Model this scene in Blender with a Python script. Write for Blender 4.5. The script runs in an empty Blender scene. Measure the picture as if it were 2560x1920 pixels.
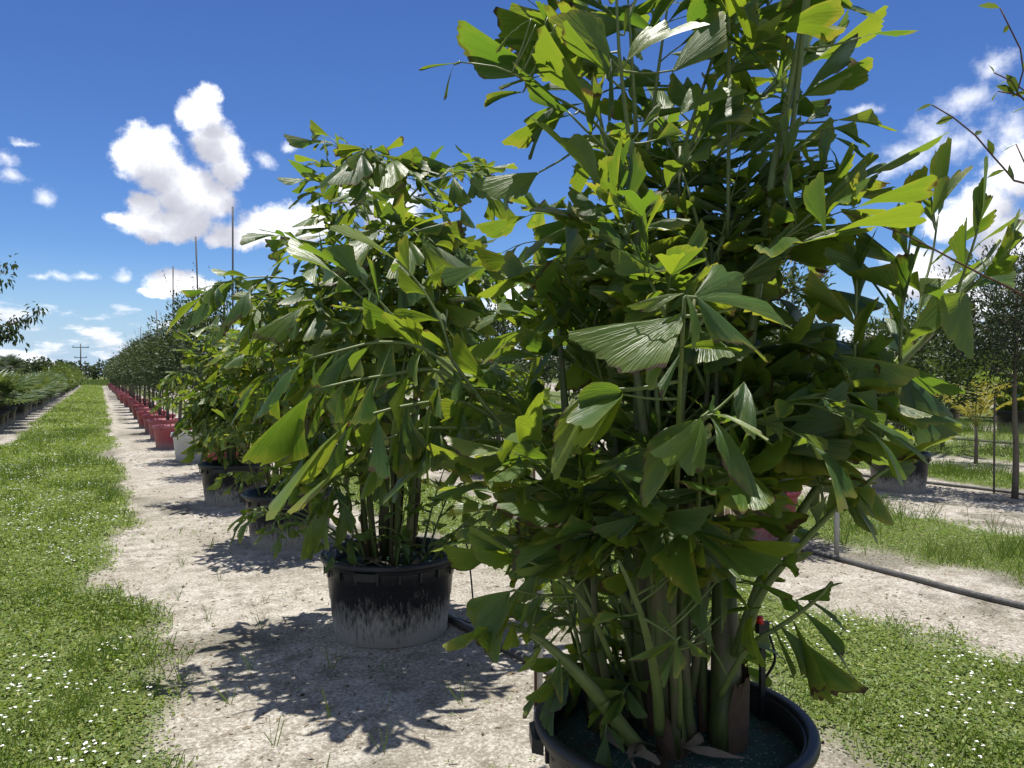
import bpy, math, random
import numpy as np
from mathutils import Vector, Matrix
from mathutils.bvhtree import BVHTree

SC = bpy.context.scene
COL = SC.collection
R = math.radians

# ------------------------------------------------------------------ camera
YAW = R(28.3)
cam_data = bpy.data.cameras.new('camera')
cam_data.sensor_width = 36.0
cam_data.lens = 27.0
cam_data.clip_start = 0.05
cam_data.clip_end = 6000
cam = bpy.data.objects.new('camera', cam_data)
COL.objects.link(cam)
cam.location = (0, 0, 1.60)
cam.rotation_euler = (R(90 - 0.686), 0, -YAW)
SC.camera = cam
CAM = Vector(cam.location)

# ------------------------------------------------------------------ light
SUN_EL, SUN_AZ = 80.0, 30.0            # azimuth clockwise from +Y
sun_data = bpy.data.lights.new('sun', 'SUN')
sun_data.energy = 3.3
sun_data.angle = R(0.53)
sun_data.color = (1.0, 0.955, 0.88)
sun = bpy.data.objects.new('sun', sun_data)
COL.objects.link(sun)
sun.rotation_euler = (R(90 - SUN_EL), 0, R(180 - SUN_AZ))
sun.location = (20, 30, 60)

SC.view_settings.view_transform = 'Standard'
SC.view_settings.look = 'None'
SC.view_settings.gamma = 1.0
SC.view_settings.exposure = 1.17
SC.view_settings.use_curve_mapping = False

SC.cycles.max_bounces = 6; SC.cycles.diffuse_bounces = 3; SC.cycles.glossy_bounces = 2
SC.cycles.transmission_bounces = 3; SC.cycles.transparent_max_bounces = 4

# ------------------------------------------------------------------ sky
def N(nt, typ, **kw):
    n = nt.nodes.new(typ)
    for k, v in kw.items():
        if k.startswith('in_'):
            key = k[3:]
            n.inputs[int(key) if key.isdigit() else key.replace('_', ' ')].default_value = v
        else:
            setattr(n, k, v)
    return n

def M(nt, op, a, b=None, c=None, clamp=False):
    n = nt.nodes.new('ShaderNodeMath'); n.operation = op; n.use_clamp = clamp
    for i, v in enumerate((a, b, c)):
        if v is None: continue
        if isinstance(v, (int, float)): n.inputs[i].default_value = v
        else: nt.links.new(v, n.inputs[i])
    return n.outputs[0]

def VM(nt, op, a, b=None, scale=None):
    n = nt.nodes.new('ShaderNodeVectorMath'); n.operation = op
    for i, v in enumerate((a, b)):
        if v is None: continue
        if isinstance(v, (tuple, list)): n.inputs[i].default_value = v
        else: nt.links.new(v, n.inputs[i])
    if scale is not None: n.inputs['Scale'].default_value = scale
    return n.outputs['Value'] if op in ('LENGTH', 'DOT_PRODUCT') else n.outputs[0]

def smooth(nt, x, lo, hi):
    n = nt.nodes.new('ShaderNodeMapRange'); n.interpolation_type = 'SMOOTHSTEP'
    nt.links.new(x, n.inputs[0]); n.inputs[1].default_value = lo; n.inputs[2].default_value = hi
    return n.outputs[0]

def mixc(nt, f, a, b):
    n = nt.nodes.new('ShaderNodeMix'); n.data_type = 'RGBA'
    for key, v in ((0, f), (6, a), (7, b)):
        if isinstance(v, (int, float)): n.inputs[key].default_value = v
        elif isinstance(v, (tuple, list)): n.inputs[key].default_value = (*v, 1) if len(v) == 3 else v
        else: nt.links.new(v, n.inputs[key])
    return n.outputs[2]

# cumulus puffs: (azimuth, elevation, half width, half height) in degrees
PUFFS = [(6.3, 17.3, 1.79, 1.38), (6.7, 18.6, 1.16, 0.87), (7.3, 15.6, 1.81, 1.92), (8.2, 13.9, 1.31, 1.57),
 (3.0, 14.9, 2.07, 1.75), (2.3, 14.1, 1.68, 1.76), (4.0, 13.5, 2.22, 2.04), (5.5, 12.3, 2.78, 2.35), (5.0, 10.3, 3.01, 1.35),
 (3.7, 9.9, 2.95, 1.1), (1.6, 10.3, 1.31, 0.56), (2.8, 11.1, 1.21, 1.03), (7.3, 12.0, 1.56, 1.59),
 (8.8, 9.6, 2.38, 1.04), (11.0, 10.3, 2.98, 1.55), (13.2, 10.7, 3.33, 1.66), (7.8, 9.3, 1.57, 0.68), (17.1, 13.4, 2.0, 2.2),
 (19.4, 12.1, 2.61, 2.52), (4.7, 6.3, 2.13, 1.02), (6.0, 6.0, 1.78, 0.82), (3.7, 5.7, 1.48, 0.43),
 (39.2, 7.5, 3.73, 2.58), (34.2, 5.2, 4.41, 2.05), (28.9, 5.3, 3.57, 1.77),
 (61.9, 12.6, 2.48, 1.88), (59.6, 10.5, 2.39, 1.72), (58.5, 9.6, 2.45, 1.37), (61.5, 8.3, 2.92, 1.95),
 (56.2, 6.5, 2.79, 2.08), (59.0, 4.5, 2.65, 1.78), (62.0, 5.4, 2.27, 1.47), (66.0, 9.0, 3.0, 2.2), (-9.0, 12.0, 2.5, 1.5)]
WISPS = [(-0.7, 6.6, 1.1, 0.5), (-2.1, 6.4, 1.2, 0.45), (-3.0, 6.3, 1.0, 0.3), (1.5, 6.6, 0.6, 0.6), (-3.0, 11.3, 0.9, 0.85),
 (-4.9, 13.1, 0.8, 0.7), (-4.8, 12.1, 1.1, 0.6), (-4.1, 14.3, 0.8, 0.25), (10.5, 14.7, 1.0, 0.7), (12.2, 15.8, 1.0, 0.55),
 (56.9, 15.5, 1.8, 1.6), (55.5, 14.2, 2.0, 1.2), (54.3, 13.4, 1.8, 0.9), (58.9, 17.0, 2.1, 1.4), (60.2, 18.7, 1.5, 1.2),
 (58.5, 14.5, 1.9, 1.2), (52.8, 17.2, 1.3, 0.5), (61.1, 14.8, 2.0, 1.6)]

def cloud_group(name, lobes, warp, fb, ksm):
    g = bpy.data.node_groups.new(name, 'ShaderNodeTree')
    g.interface.new_socket('P', in_out='INPUT', socket_type='NodeSocketVector')
    g.interface.new_socket('Field', in_out='OUTPUT', socket_type='NodeSocketFloat')
    gi = g.nodes.new('NodeGroupInput'); go = g.nodes.new('NodeGroupOutput')
    P = gi.outputs[0]
    n1 = N(g, 'ShaderNodeTexNoise', in_Scale=0.45, in_Detail=6.0, in_Roughness=0.6); g.links.new(P, n1.inputs['Vector'])
    w = VM(g, 'SCALE', VM(g, 'SUBTRACT', n1.outputs['Color'], (0.5, 0.5, 0.5)), scale=warp)
    Q = VM(g, 'MULTIPLY', VM(g, 'ADD', P, w), (1, 1, 0))
    f = None
    for a, e, ra, re in lobes:
        d = VM(g, 'LENGTH', VM(g, 'MULTIPLY', VM(g, 'SUBTRACT', Q, (a, e, 0)), (1 / ra, 1 / re, 0)))
        v = M(g, 'SUBTRACT', 1.0, d)
        f = v if f is None else M(g, 'SMOOTH_MAX', f, v, ksm)
    n2 = N(g, 'ShaderNodeTexNoise', in_Scale=0.8, in_Detail=8.0, in_Roughness=0.68); g.links.new(P, n2.inputs['Vector'])
    f = M(g, 'ADD', f, M(g, 'MULTIPLY', M(g, 'SUBTRACT', n2.outputs['Fac'], 0.5), fb))
    g.links.new(f, go.inputs[0])
    return g

def build_world():
    w = bpy.data.worlds.new('World'); SC.world = w; w.use_nodes = True
    w.cycles.sampling_method = 'MANUAL'; w.cycles.sample_map_resolution = 256
    nt = w.node_tree; nt.nodes.clear()
    out = N(nt, 'ShaderNodeOutputWorld'); bg = N(nt, 'ShaderNodeBackground'); bg.inputs[1].default_value = 0.10
    sky = N(nt, 'ShaderNodeTexSky', sky_type='NISHITA', sun_disc=False)
    sky.sun_elevation = R(SUN_EL); sky.sun_rotation = R(SUN_AZ)
    sky.altitude = 0; sky.air_density = 1.0; sky.dust_density = 0.3; sky.ozone_density = 3.2
    tc = N(nt, 'ShaderNodeTexCoord'); D = tc.outputs['Generated']
    sp = N(nt, 'ShaderNodeSeparateXYZ'); nt.links.new(D, sp.inputs[0])
    az = M(nt, 'MULTIPLY', M(nt, 'ARCTAN2', sp.outputs[0], sp.outputs[1]), 57.29578)
    el = M(nt, 'MULTIPLY', M(nt, 'ARCSINE', sp.outputs[2]), 57.29578)
    cb = N(nt, 'ShaderNodeCombineXYZ'); nt.links.new(az, cb.inputs[0]); nt.links.new(el, cb.inputs[1])
    P = cb.outputs[0]
    def field(g, p):
        n = N(nt, 'ShaderNodeGroup', node_tree=g); nt.links.new(p, n.inputs[0]); return n.outputs[0]
    g1 = cloud_group('cumulus', PUFFS, 1.5, 0.95, 0.18)
    g2 = cloud_group('wisps', WISPS, 1.9, 1.5, 0.1)
    f0 = field(g1, P); f1 = field(g1, VM(nt, 'ADD', P, (-0.4, 2.3, 0)))
    a1 = smooth(nt, f0, -0.05, 0.44)
    fw = field(g2, P)
    a2 = M(nt, 'MULTIPLY', smooth(nt, fw, 0.0, 1.1), 0.7)
    # low banks of cumulus round the horizon, everywhere
    pv = VM(nt, 'MULTIPLY', P, (0.30, 0.85, 0))
    nz = N(nt, 'ShaderNodeTexNoise', in_Scale=0.75, in_Detail=8.0, in_Roughness=0.58); nt.links.new(pv, nz.inputs['Vector'])
    nzb = N(nt, 'ShaderNodeTexNoise', in_Scale=0.75, in_Detail=8.0, in_Roughness=0.58)
    nt.links.new(VM(nt, 'ADD', pv, (-0.1, 0.55, 0)), nzb.inputs['Vector'])
    band = M(nt, 'MULTIPLY', smooth(nt, el, 6.2, 3.2), 1.0)
    thr = M(nt, 'ADD', nz.outputs['Fac'], M(nt, 'MULTIPLY', band, 0.14))
    a3 = M(nt, 'MULTIPLY', smooth(nt, thr, 0.60, 0.72), M(nt, 'MULTIPLY', band, 0.85))
    l3 = M(nt, 'ADD', 0.66, M(nt, 'MULTIPLY', M(nt, 'SUBTRACT', nz.outputs['Fac'], nzb.outputs['Fac']), 1.1))
    # self shading of the big puffs: more cloud towards the light means darker
    l1 = M(nt, 'SUBTRACT', 0.85, M(nt, 'MULTIPLY', smooth(nt, f1, -0.5, 0.7), 0.40))
    l1 = M(nt, 'ADD', l1, M(nt, 'MULTIPLY', M(nt, 'SUBTRACT', f0, f1), 0.10))
    l1 = M(nt, 'MINIMUM', M(nt, 'MAXIMUM', l1, 0.36), 0.86)
    K = 7.0
    def cloudcol(l, warm=(1.0, 1.0, 1.0)):
        c = N(nt, 'ShaderNodeCombineColor')
        nt.links.new(M(nt, 'MULTIPLY', l, 0.97 * K), c.inputs[0])
        nt.links.new(M(nt, 'MULTIPLY', l, 0.985 * K), c.inputs[1])
        nt.links.new(M(nt, 'ADD', M(nt, 'MULTIPLY', l, 0.93 * K), 0.08 * K), c.inputs[2])
        return c.outputs[0]
    gm = N(nt, 'ShaderNodeGamma'); gm.inputs[1].default_value = 1.5; nt.links.new(sky.outputs[0], gm.inputs[0])
    c = VM(nt, 'MULTIPLY', gm.outputs[0], (0.158, 0.180, 0.218))
    c = mixc(nt, M(nt, 'MULTIPLY', smooth(nt, el, 9.0, -2.0), 0.85), c, (2.2, 3.05, 4.3))   # bluish humid air low down
    # unseen cumulus added overhead and behind, denser, as white fill for the shade
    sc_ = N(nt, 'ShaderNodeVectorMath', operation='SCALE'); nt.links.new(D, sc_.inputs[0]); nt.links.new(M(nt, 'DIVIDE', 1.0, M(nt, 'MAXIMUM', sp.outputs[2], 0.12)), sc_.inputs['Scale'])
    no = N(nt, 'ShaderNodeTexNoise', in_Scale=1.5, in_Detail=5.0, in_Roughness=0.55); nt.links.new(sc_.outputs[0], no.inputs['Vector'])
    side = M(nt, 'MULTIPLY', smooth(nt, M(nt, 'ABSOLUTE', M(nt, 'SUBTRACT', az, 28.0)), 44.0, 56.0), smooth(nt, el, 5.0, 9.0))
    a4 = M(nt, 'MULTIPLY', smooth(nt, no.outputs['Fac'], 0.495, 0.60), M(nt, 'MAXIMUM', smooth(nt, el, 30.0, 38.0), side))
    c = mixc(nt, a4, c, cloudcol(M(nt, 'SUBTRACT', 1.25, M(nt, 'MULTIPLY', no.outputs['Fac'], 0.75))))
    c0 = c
    c = mixc(nt, a3, c, cloudcol(l3))
    c = mixc(nt, a2, c, cloudcol(M(nt, 'ADD', 0.76, M(nt, 'MULTIPLY', fw, 0.08))))
    c = mixc(nt, a1, c, cloudcol(l1))
    nt.links.new(c, bg.inputs[0])
    # the detailed clouds stand only low over the rows; a plain background elsewhere saves time
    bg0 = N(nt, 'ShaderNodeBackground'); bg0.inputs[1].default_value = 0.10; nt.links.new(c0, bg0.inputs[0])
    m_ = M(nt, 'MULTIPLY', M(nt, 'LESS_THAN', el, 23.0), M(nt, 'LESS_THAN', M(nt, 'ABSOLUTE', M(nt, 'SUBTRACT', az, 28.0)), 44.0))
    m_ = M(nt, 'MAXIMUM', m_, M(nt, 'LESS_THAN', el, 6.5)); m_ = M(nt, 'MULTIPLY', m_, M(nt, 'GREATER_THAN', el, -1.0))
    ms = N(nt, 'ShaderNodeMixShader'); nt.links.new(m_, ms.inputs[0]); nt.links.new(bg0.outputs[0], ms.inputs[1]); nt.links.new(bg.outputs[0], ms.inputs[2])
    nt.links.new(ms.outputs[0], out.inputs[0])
build_world()

# ------------------------------------------------------------------ helpers
def mesh(name, verts, faces, smooth_=True, uv=None, mats=()):
    """verts (n,3) array, faces list of index tuples or an (m,k) array"""
    me = bpy.data.meshes.new(name)
    verts = np.asarray(verts, dtype=np.float32)
    if isinstance(faces, np.ndarray):
        m, k = faces.shape
        me.vertices.add(len(verts)); me.vertices.foreach_set('co', verts.ravel())
        me.loops.add(m * k); me.loops.foreach_set('vertex_index', faces.astype(np.int32).ravel())
        me.polygons.add(m); me.polygons.foreach_set('loop_start', np.arange(0, m * k, k, dtype=np.int32))
        me.update(calc_edges=True)
    else:
        me.from_pydata([tuple(map(float, v)) for v in verts], [], [tuple(int(i) for i in f) for f in faces])
    if uv is not None:
        lay = me.uv_layers.new(name='UVMap')
        idx = np.empty(len(me.loops), dtype=np.int32); me.loops.foreach_get('vertex_index', idx)
        lay.data.foreach_set('uv', np.asarray(uv, dtype=np.float32)[idx].ravel())
    if smooth_: me.polygons.foreach_set('use_smooth', np.ones(len(me.polygons), dtype=bool))
    for m_ in mats: me.materials.append(m_)
    me.update()
    return me

def link(name, data, parent=None, loc=(0, 0, 0), rot=(0, 0, 0)):
    o = bpy.data.objects.new(name, data); COL.objects.link(o)
    o.location = loc; o.rotation_euler = rot
    if parent is not None: o.parent = parent
    return o

def tag(o, label=None, cat=None, group=None, kind=None):
    if label: o['label'] = label
    if cat: o['category'] = cat
    if group: o['group'] = group
    if kind: o['kind'] = kind
    return o

def empty(name, loc, label, cat, group=None, rz=0.0):
    o = link(name, None, None, loc, (0, 0, rz)); o.empty_display_size = 0.1
    return tag(o, label, cat, group)

def copy_tree(o, parent=None):
    c = o.copy(); COL.objects.link(c); c.parent = parent
    for ch in o.children: copy_tree(ch, c)
    return c

class MB:
    def __init__(s): s.v = []; s.f = []; s.n = 0
    def add(s, v, f):
        v = np.asarray(v, float); s.v.append(v); s.f += [tuple(int(i) + s.n for i in q) for q in f]; s.n += len(v)
    def tube(s, pts, rad, k=6, cap=True):
        pts = np.asarray(pts, float); n = len(pts)
        rad = np.broadcast_to(np.asarray(rad, float), (n,)) if np.ndim(rad) else np.full(n, rad)
        t = np.gradient(pts, axis=0); t /= np.linalg.norm(t, axis=1)[:, None] + 1e-9
        ref = np.array([0.31, 0.17, 0.93]) if abs(t[0][2]) < 0.8 else np.array([0.9, 0.3, 0.1])
        ang = np.arange(k) * 2 * math.pi / k
        vs = []
        for i in range(n):
            a = np.cross(t[i], ref); a /= np.linalg.norm(a) + 1e-9; b = np.cross(t[i], a)
            ref = np.cross(a, t[i])
            vs.append(pts[i] + rad[i] * (np.cos(ang)[:, None] * a + np.sin(ang)[:, None] * b))
        f = [(i * k + j, i * k + (j + 1) % k, (i + 1) * k + (j + 1) % k, (i + 1) * k + j) for i in range(n - 1) for j in range(k)]
        if cap: f += [tuple(range(k))[::-1], tuple((n - 1) * k + j for j in range(k))]
        s.add(np.concatenate(vs), f); return s
    def box(s, c, d, rz=0.0):
        c = np.asarray(c, float); d = np.asarray(d, float) / 2
        v = np.array([[x, y, z] for x in (-1, 1) for y in (-1, 1) for z in (-1, 1)], float) * d
        ca, sa = math.cos(rz), math.sin(rz)
        v = np.stack([v[:, 0] * ca - v[:, 1] * sa, v[:, 0] * sa + v[:, 1] * ca, v[:, 2]], 1)
        s.add(v + c, [(0, 1, 3, 2), (4, 6, 7, 5), (0, 4, 5, 1), (2, 3, 7, 6), (0, 2, 6, 4), (1, 5, 7, 3)]); return s
    def lathe(s, prof, k=48, closed=False):
        prof = np.asarray(prof, float); ang = np.arange(k) * 2 * math.pi / k
        v = np.concatenate([np.stack([r * np.cos(ang), r * np.sin(ang), np.full(k, z)], 1) for r, z in prof])
        n = len(prof)
        s.add(v, [(i * k + j, i * k + (j + 1) % k, (i + 1) * k + (j + 1) % k, (i + 1) * k + j) for i in range(n - 1) for j in range(k)])
        return s
    def data(s, name, mat, smooth_=True):
        return mesh(name, np.concatenate(s.v), s.f, smooth_, mats=(mat,))
    def build(s, name, mat, parent=None, smooth_=True, loc=(0, 0, 0), rot=(0, 0, 0)):
        return link(name, s.data(name, mat, smooth_), parent, loc, rot)

# smooth 2-D value noise for layout
_rs = np.random.RandomState(11)
_T = _rs.rand(64, 64)
def vnoise(x, y, s):
    x = np.asarray(x, float) * s + 100; y = np.asarray(y, float) * s + 100
    xi = np.floor(x).astype(int); yi = np.floor(y).astype(int); fx = x - xi; fy = y - yi
    fx = fx * fx * (3 - 2 * fx); fy = fy * fy * (3 - 2 * fy)
    g = lambda i, j: _T[i % 64, j % 64]
    return (g(xi, yi) * (1 - fx) + g(xi + 1, yi) * fx) * (1 - fy) + (g(xi, yi + 1) * (1 - fx) + g(xi + 1, yi + 1) * fx) * fy
def fbm(x, y, s, o=3):
    r = 0; a = 1; t = 0
    for i in range(o): r = r + a * vnoise(x + 7.3 * i, y + 3.1 * i, s * 2 ** i); t += a; a *= 0.5
    return r / t

# grass lanes between the rows of pots (x from, x to), rows run along y
LANES = [(-1.75, 0.22), (2.85, 4.35), (6.15, 8.0), (11.4, 13.0), (14.6, 17.6), (19.2, 21.6), (-6.2, -3.9), (-11, -7.6), (24.5, 40), (-40, -13)]
def grass_amount(x, y):
    x = np.asarray(x, float); y = np.asarray(y, float)
    e = (fbm(x, y, 0.9) - 0.5) * 1.0 + (fbm(x, y, 3.5) - 0.5) * 0.5
    best = np.full(x.shape, -9.0)
    for a, b in LANES: best = np.maximum(best, np.minimum(x - a, b - x))
    best = np.where(y > 128, 1.0, best)
    return best + e * 0.75
def gz(x, y):
    x = np.asarray(x, float); y = np.asarray(y, float)
    near = np.clip(1 - np.hypot(x, y) / 60, 0, 1)
    return ((fbm(x, y, 0.5) - 0.5) * 0.05 + (fbm(x, y, 2.2) - 0.5) * 0.022) * near + 0.02 * np.clip(grass_amount(x, y) * 3, 0, 1) * near
def gzf(x, y): return float(gz(np.array([x]), np.array([y]))[0])

# ------------------------------------------------------------------ materials
def mat(name):
    m = bpy.data.materials.new(name); m.use_nodes = True
    nt = m.node_tree; nt.nodes.clear()
    out = N(nt, 'ShaderNodeOutputMaterial')
    return m, nt, out

def pbsdf(nt, col=None, rough=0.6, spec=0.5, metal=0.0):
    b = N(nt, 'ShaderNodeBsdfPrincipled')
    if isinstance(col, (tuple, list)): b.inputs['Base Color'].default_value = (*col, 1)
    elif col is not None: nt.links.new(col, b.inputs['Base Color'])
    if isinstance(rough, (int, float)): b.inputs['Roughness'].default_value = rough
    else: nt.links.new(rough, b.inputs['Roughness'])
    b.inputs['Specular IOR Level'].default_value = spec; b.inputs['Metallic'].default_value = metal
    return b

def noise(nt, scale, detail=4.0, rough=0.55, vec=None, dist=0.0):
    n = N(nt, 'ShaderNodeTexNoise', in_Scale=scale, in_Detail=detail, in_Roughness=rough, in_Distortion=dist)
    if vec is not None: nt.links.new(vec, n.inputs['Vector'])
    return n.outputs['Fac']

def objco(nt): return N(nt, 'ShaderNodeTexCoord').outputs['Object']
def ramp(nt, f, stops):
    r = N(nt, 'ShaderNodeValToRGB'); e = r.color_ramp.elements
    while len(e) < len(stops): e.new(0.5)
    for i, (p, c) in enumerate(stops): e[i].position = p; e[i].color = (*c, 1)
    nt.links.new(f, r.inputs[0]); return r.outputs[0]
def bump(nt, h, strength=0.3, dist=0.01):
    b = N(nt, 'ShaderNodeBump'); b.inputs['Strength'].default_value = strength; b.inputs['Distance'].default_value = dist
    nt.links.new(h, b.inputs['Height']); return b.outputs[0]
def rnd(nt):
    a = N(nt, 'ShaderNodeObjectInfo').outputs['Random']; b = N(nt, 'ShaderNodeNewGeometry').outputs['Random Per Island']
    return M(nt, 'FRACT', M(nt, 'ADD', a, b))

def simple(name, col, rough=0.6, spec=0.4, var=0.25, scale=12.0, bmp=0.15, metal=0.0):
    m, nt, out = mat(name)
    n = noise(nt, scale, 5, 0.6, objco(nt))
    c = mixc(nt, n, tuple(v * (1 - var) for v in col), tuple(min(1, v * (1 + var)) for v in col))
    b = pbsdf(nt, c, rough, spec, metal)
    if bmp: nt.links.new(bump(nt, n, bmp, 0.01), b.inputs['Normal'])
    nt.links.new(b.outputs[0], out.inputs[0]); return m

def leafmat(name, dark, mid, light, trans, tf=0.35, rough=0.38, spec=0.5, lightpos=0.8):
    """small leaves: colour changes from leaf to leaf, light shines through"""
    m, nt, out = mat(name)
    r = rnd(nt)
    c = ramp(nt, r, [(0.0, dark), (0.5, mid), (lightpos, mid), (1.0, light)])
    b = pbsdf(nt, c, rough, spec)
    t = N(nt, 'ShaderNodeBsdfTranslucent')
    nt.links.new(mixc(nt, r, tuple(v * 0.7 for v in trans), trans), t.inputs[0])
    mx = N(nt, 'ShaderNodeMixShader'); mx.inputs[0].default_value = tf
    nt.links.new(b.outputs[0], mx.inputs[1]); nt.links.new(t.outputs[0], mx.inputs[2])
    nt.links.new(mx.outputs[0], out.inputs[0]); return m

def fishtail_mat(name, yellow=0.0):
    m, nt, out = mat(name)
    uv = N(nt, 'ShaderNodeUVMap'); uv.uv_map = 'UVMap'
    s = N(nt, 'ShaderNodeSeparateXYZ'); nt.links.new(uv.outputs[0], s.inputs[0])
    u, v = s.outputs[0], s.outputs[1]
    r = rnd(nt)
    r2 = M(nt, 'FRACT', M(nt, 'MULTIPLY', r, 7.31)); r3 = M(nt, 'FRACT', M(nt, 'MULTIPLY', r, 13.7))
    vec = N(nt, 'ShaderNodeCombineXYZ')
    nt.links.new(M(nt, 'ADD', M(nt, 'MULTIPLY', u, 9.0), M(nt, 'MULTIPLY', r, 50.0)), vec.inputs[0])
    nt.links.new(M(nt, 'MULTIPLY', v, 0.9), vec.inputs[1])
    streak = noise(nt, 1.0, 4, 0.6, vec.outputs[0])
    vec2 = N(nt, 'ShaderNodeCombineXYZ')
    nt.links.new(M(nt, 'ADD', M(nt, 'MULTIPLY', u, 2.5), M(nt, 'MULTIPLY', r2, 50.0)), vec2.inputs[0])
    nt.links.new(M(nt, 'MULTIPLY', v, 2.5), vec2.inputs[1])
    blot = noise(nt, 1.0, 3, 0.6, vec2.outputs[0])
    fine = M(nt, 'SINE', M(nt, 'ADD', M(nt, 'MULTIPLY', u, 130.0), M(nt, 'MULTIPLY', streak, 26.0)))
    base = ramp(nt, r, [(0.0, (0.026, 0.066, 0.020)), (0.45, (0.044, 0.100, 0.024)), (0.8, (0.072, 0.138, 0.026)), (1.0, (0.145, 0.200, 0.030))])
    base = mixc(nt, M(nt, 'MULTIPLY', smooth(nt, streak, 0.35, 0.75), 0.55), base, (0.11, 0.165, 0.028))
    # yellowing towards edges and tip, a property of each leaf
    edge = M(nt, 'MULTIPLY', M(nt, 'ABSOLUTE', M(nt, 'SUBTRACT', u, 0.5)), 2.0)
    ym = M(nt, 'MAXIMUM', smooth(nt, M(nt, 'ADD', edge, M(nt, 'MULTIPLY', M(nt, 'SUBTRACT', blot, 0.5), 1.0)), 0.78, 1.15),
           smooth(nt, M(nt, 'ADD', v, M(nt, 'MULTIPLY', M(nt, 'SUBTRACT', blot, 0.5), 0.7)), 0.82, 1.08))
    ym = M(nt, 'MULTIPLY', ym, M(nt, 'ADD', M(nt, 'MULTIPLY', M(nt, 'POWER', r2, 1.5), 0.8), 0.08 + yellow))
    base = mixc(nt, ym, base, (0.26, 0.26, 0.035))
    brown = M(nt, 'MULTIPLY', smooth(nt, M(nt, 'ADD', v, M(nt, 'MULTIPLY', M(nt, 'SUBTRACT', blot, 0.5), 0.5)), 0.95, 1.02), smooth(nt, r3, 0.42, 0.75))
    vs_ = N(nt, 'ShaderNodeTexVoronoi', in_Scale=9.0); nt.links.new(vec2.outputs[0], vs_.inputs['Vector'])
    spot = M(nt, 'MULTIPLY', smooth(nt, vs_.outputs['Distance'], 0.13, 0.05), smooth(nt, M(nt, 'ADD', r2, blot), 0.95, 1.2))
    brown = M(nt, 'MAXIMUM', brown, M(nt, 'MULTIPLY', spot, 0.7))
    base = mixc(nt, brown, base, (0.085, 0.050, 0.028))
    base = mixc(nt, M(nt, 'MULTIPLY', M(nt, 'ADD', fine, 1.0), 0.09), base, (0.02, 0.05, 0.01))
    h = M(nt, 'ADD', M(nt, 'MULTIPLY', fine, 0.25), M(nt, 'MULTIPLY', streak, 1.6))
    nb = bump(nt, h, 0.35, 0.004)
    b = pbsdf(nt, base, M(nt, 'ADD', 0.25, M(nt, 'MULTIPLY', blot, 0.25)), 0.5)
    nt.links.new(nb, b.inputs['Normal'])
    t = N(nt, 'ShaderNodeBsdfTranslucent')
    tc = mixc(nt, r, (0.16, 0.31, 0.022), (0.37, 0.47, 0.025))
    tc = mixc(nt, ym, tc, (0.55, 0.48, 0.05)); tc = mixc(nt, brown, tc, (0.10, 0.05, 0.02))
    tc = mixc(nt, M(nt, 'MULTIPLY', M(nt, 'SUBTRACT', 1.0, streak), 0.35), tc, (0.08, 0.14, 0.01))
    nt.links.new(tc, t.inputs[0]); nt.links.new(nb, t.inputs['Normal'])
    mx = N(nt, 'ShaderNodeMixShader'); mx.inputs[0].default_value = 0.42
    nt.links.new(b.outputs[0], mx.inputs[1]); nt.links.new(t.outputs[0], mx.inputs[2])
    nt.links.new(mx.outputs[0], out.inputs[0]); return m

def ground_mat():
    m, nt, out = mat('sand_ground')
    co = objco(nt)
    ga = N(nt, 'ShaderNodeAttribute'); ga.attribute_name = 'lane'; lane = ga.outputs['Fac']
    n1 = noise(nt, 0.7, 6, 0.6, co); n2 = noise(nt, 6.0, 6, 0.65, co); n3 = noise(nt, 55.0, 5, 0.7, co); n4 = noise(nt, 220.0, 3, 0.7, co)
    sand = ramp(nt, n2, [(0.35, (0.19, 0.17, 0.14)), (0.5, (0.355, 0.328, 0.282)), (0.66, (0.475, 0.448, 0.398))])
    sand = mixc(nt, M(nt, 'MULTIPLY', smooth(nt, n1, 0.42, 0.62), 0.6), sand, (0.25, 0.225, 0.175))
    sand = mixc(nt, M(nt, 'MULTIPLY', smooth(nt, n3, 0.50, 0.60), 0.7), sand, (0.17, 0.145, 0.11))
    sand = mixc(nt, M(nt, 'MULTIPLY', smooth(nt, n3, 0.47, 0.36), 0.65), sand, (0.62, 0.58, 0.51))
    sand = mixc(nt, M(nt, 'MULTIPLY', smooth(nt, n4, 0.53, 0.66), 0.6), sand, (0.11, 0.095, 0.07))
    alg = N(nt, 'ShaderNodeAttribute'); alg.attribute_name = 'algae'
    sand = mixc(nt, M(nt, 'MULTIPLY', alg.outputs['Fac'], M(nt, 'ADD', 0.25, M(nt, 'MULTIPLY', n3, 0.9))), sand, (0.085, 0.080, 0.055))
    turf = ramp(nt, n3, [(0.38, (0.030, 0.042, 0.014)), (0.52, (0.095, 0.125, 0.030)), (0.64, (0.17, 0.17, 0.07))])
    c = mixc(nt, lane, sand, turf)
    b = pbsdf(nt, c, 0.92, 0.15)
    h = M(nt, 'ADD', M(nt, 'MULTIPLY', n2, 1.0), M(nt, 'ADD', M(nt, 'MULTIPLY', n3, 0.7), M(nt, 'MULTIPLY', n4, 0.25)))
    nt.links.new(bump(nt, h, 0.55, 0.02), b.inputs['Normal'])
    nt.links.new(b.outputs[0], out.inputs[0]); return m

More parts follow.
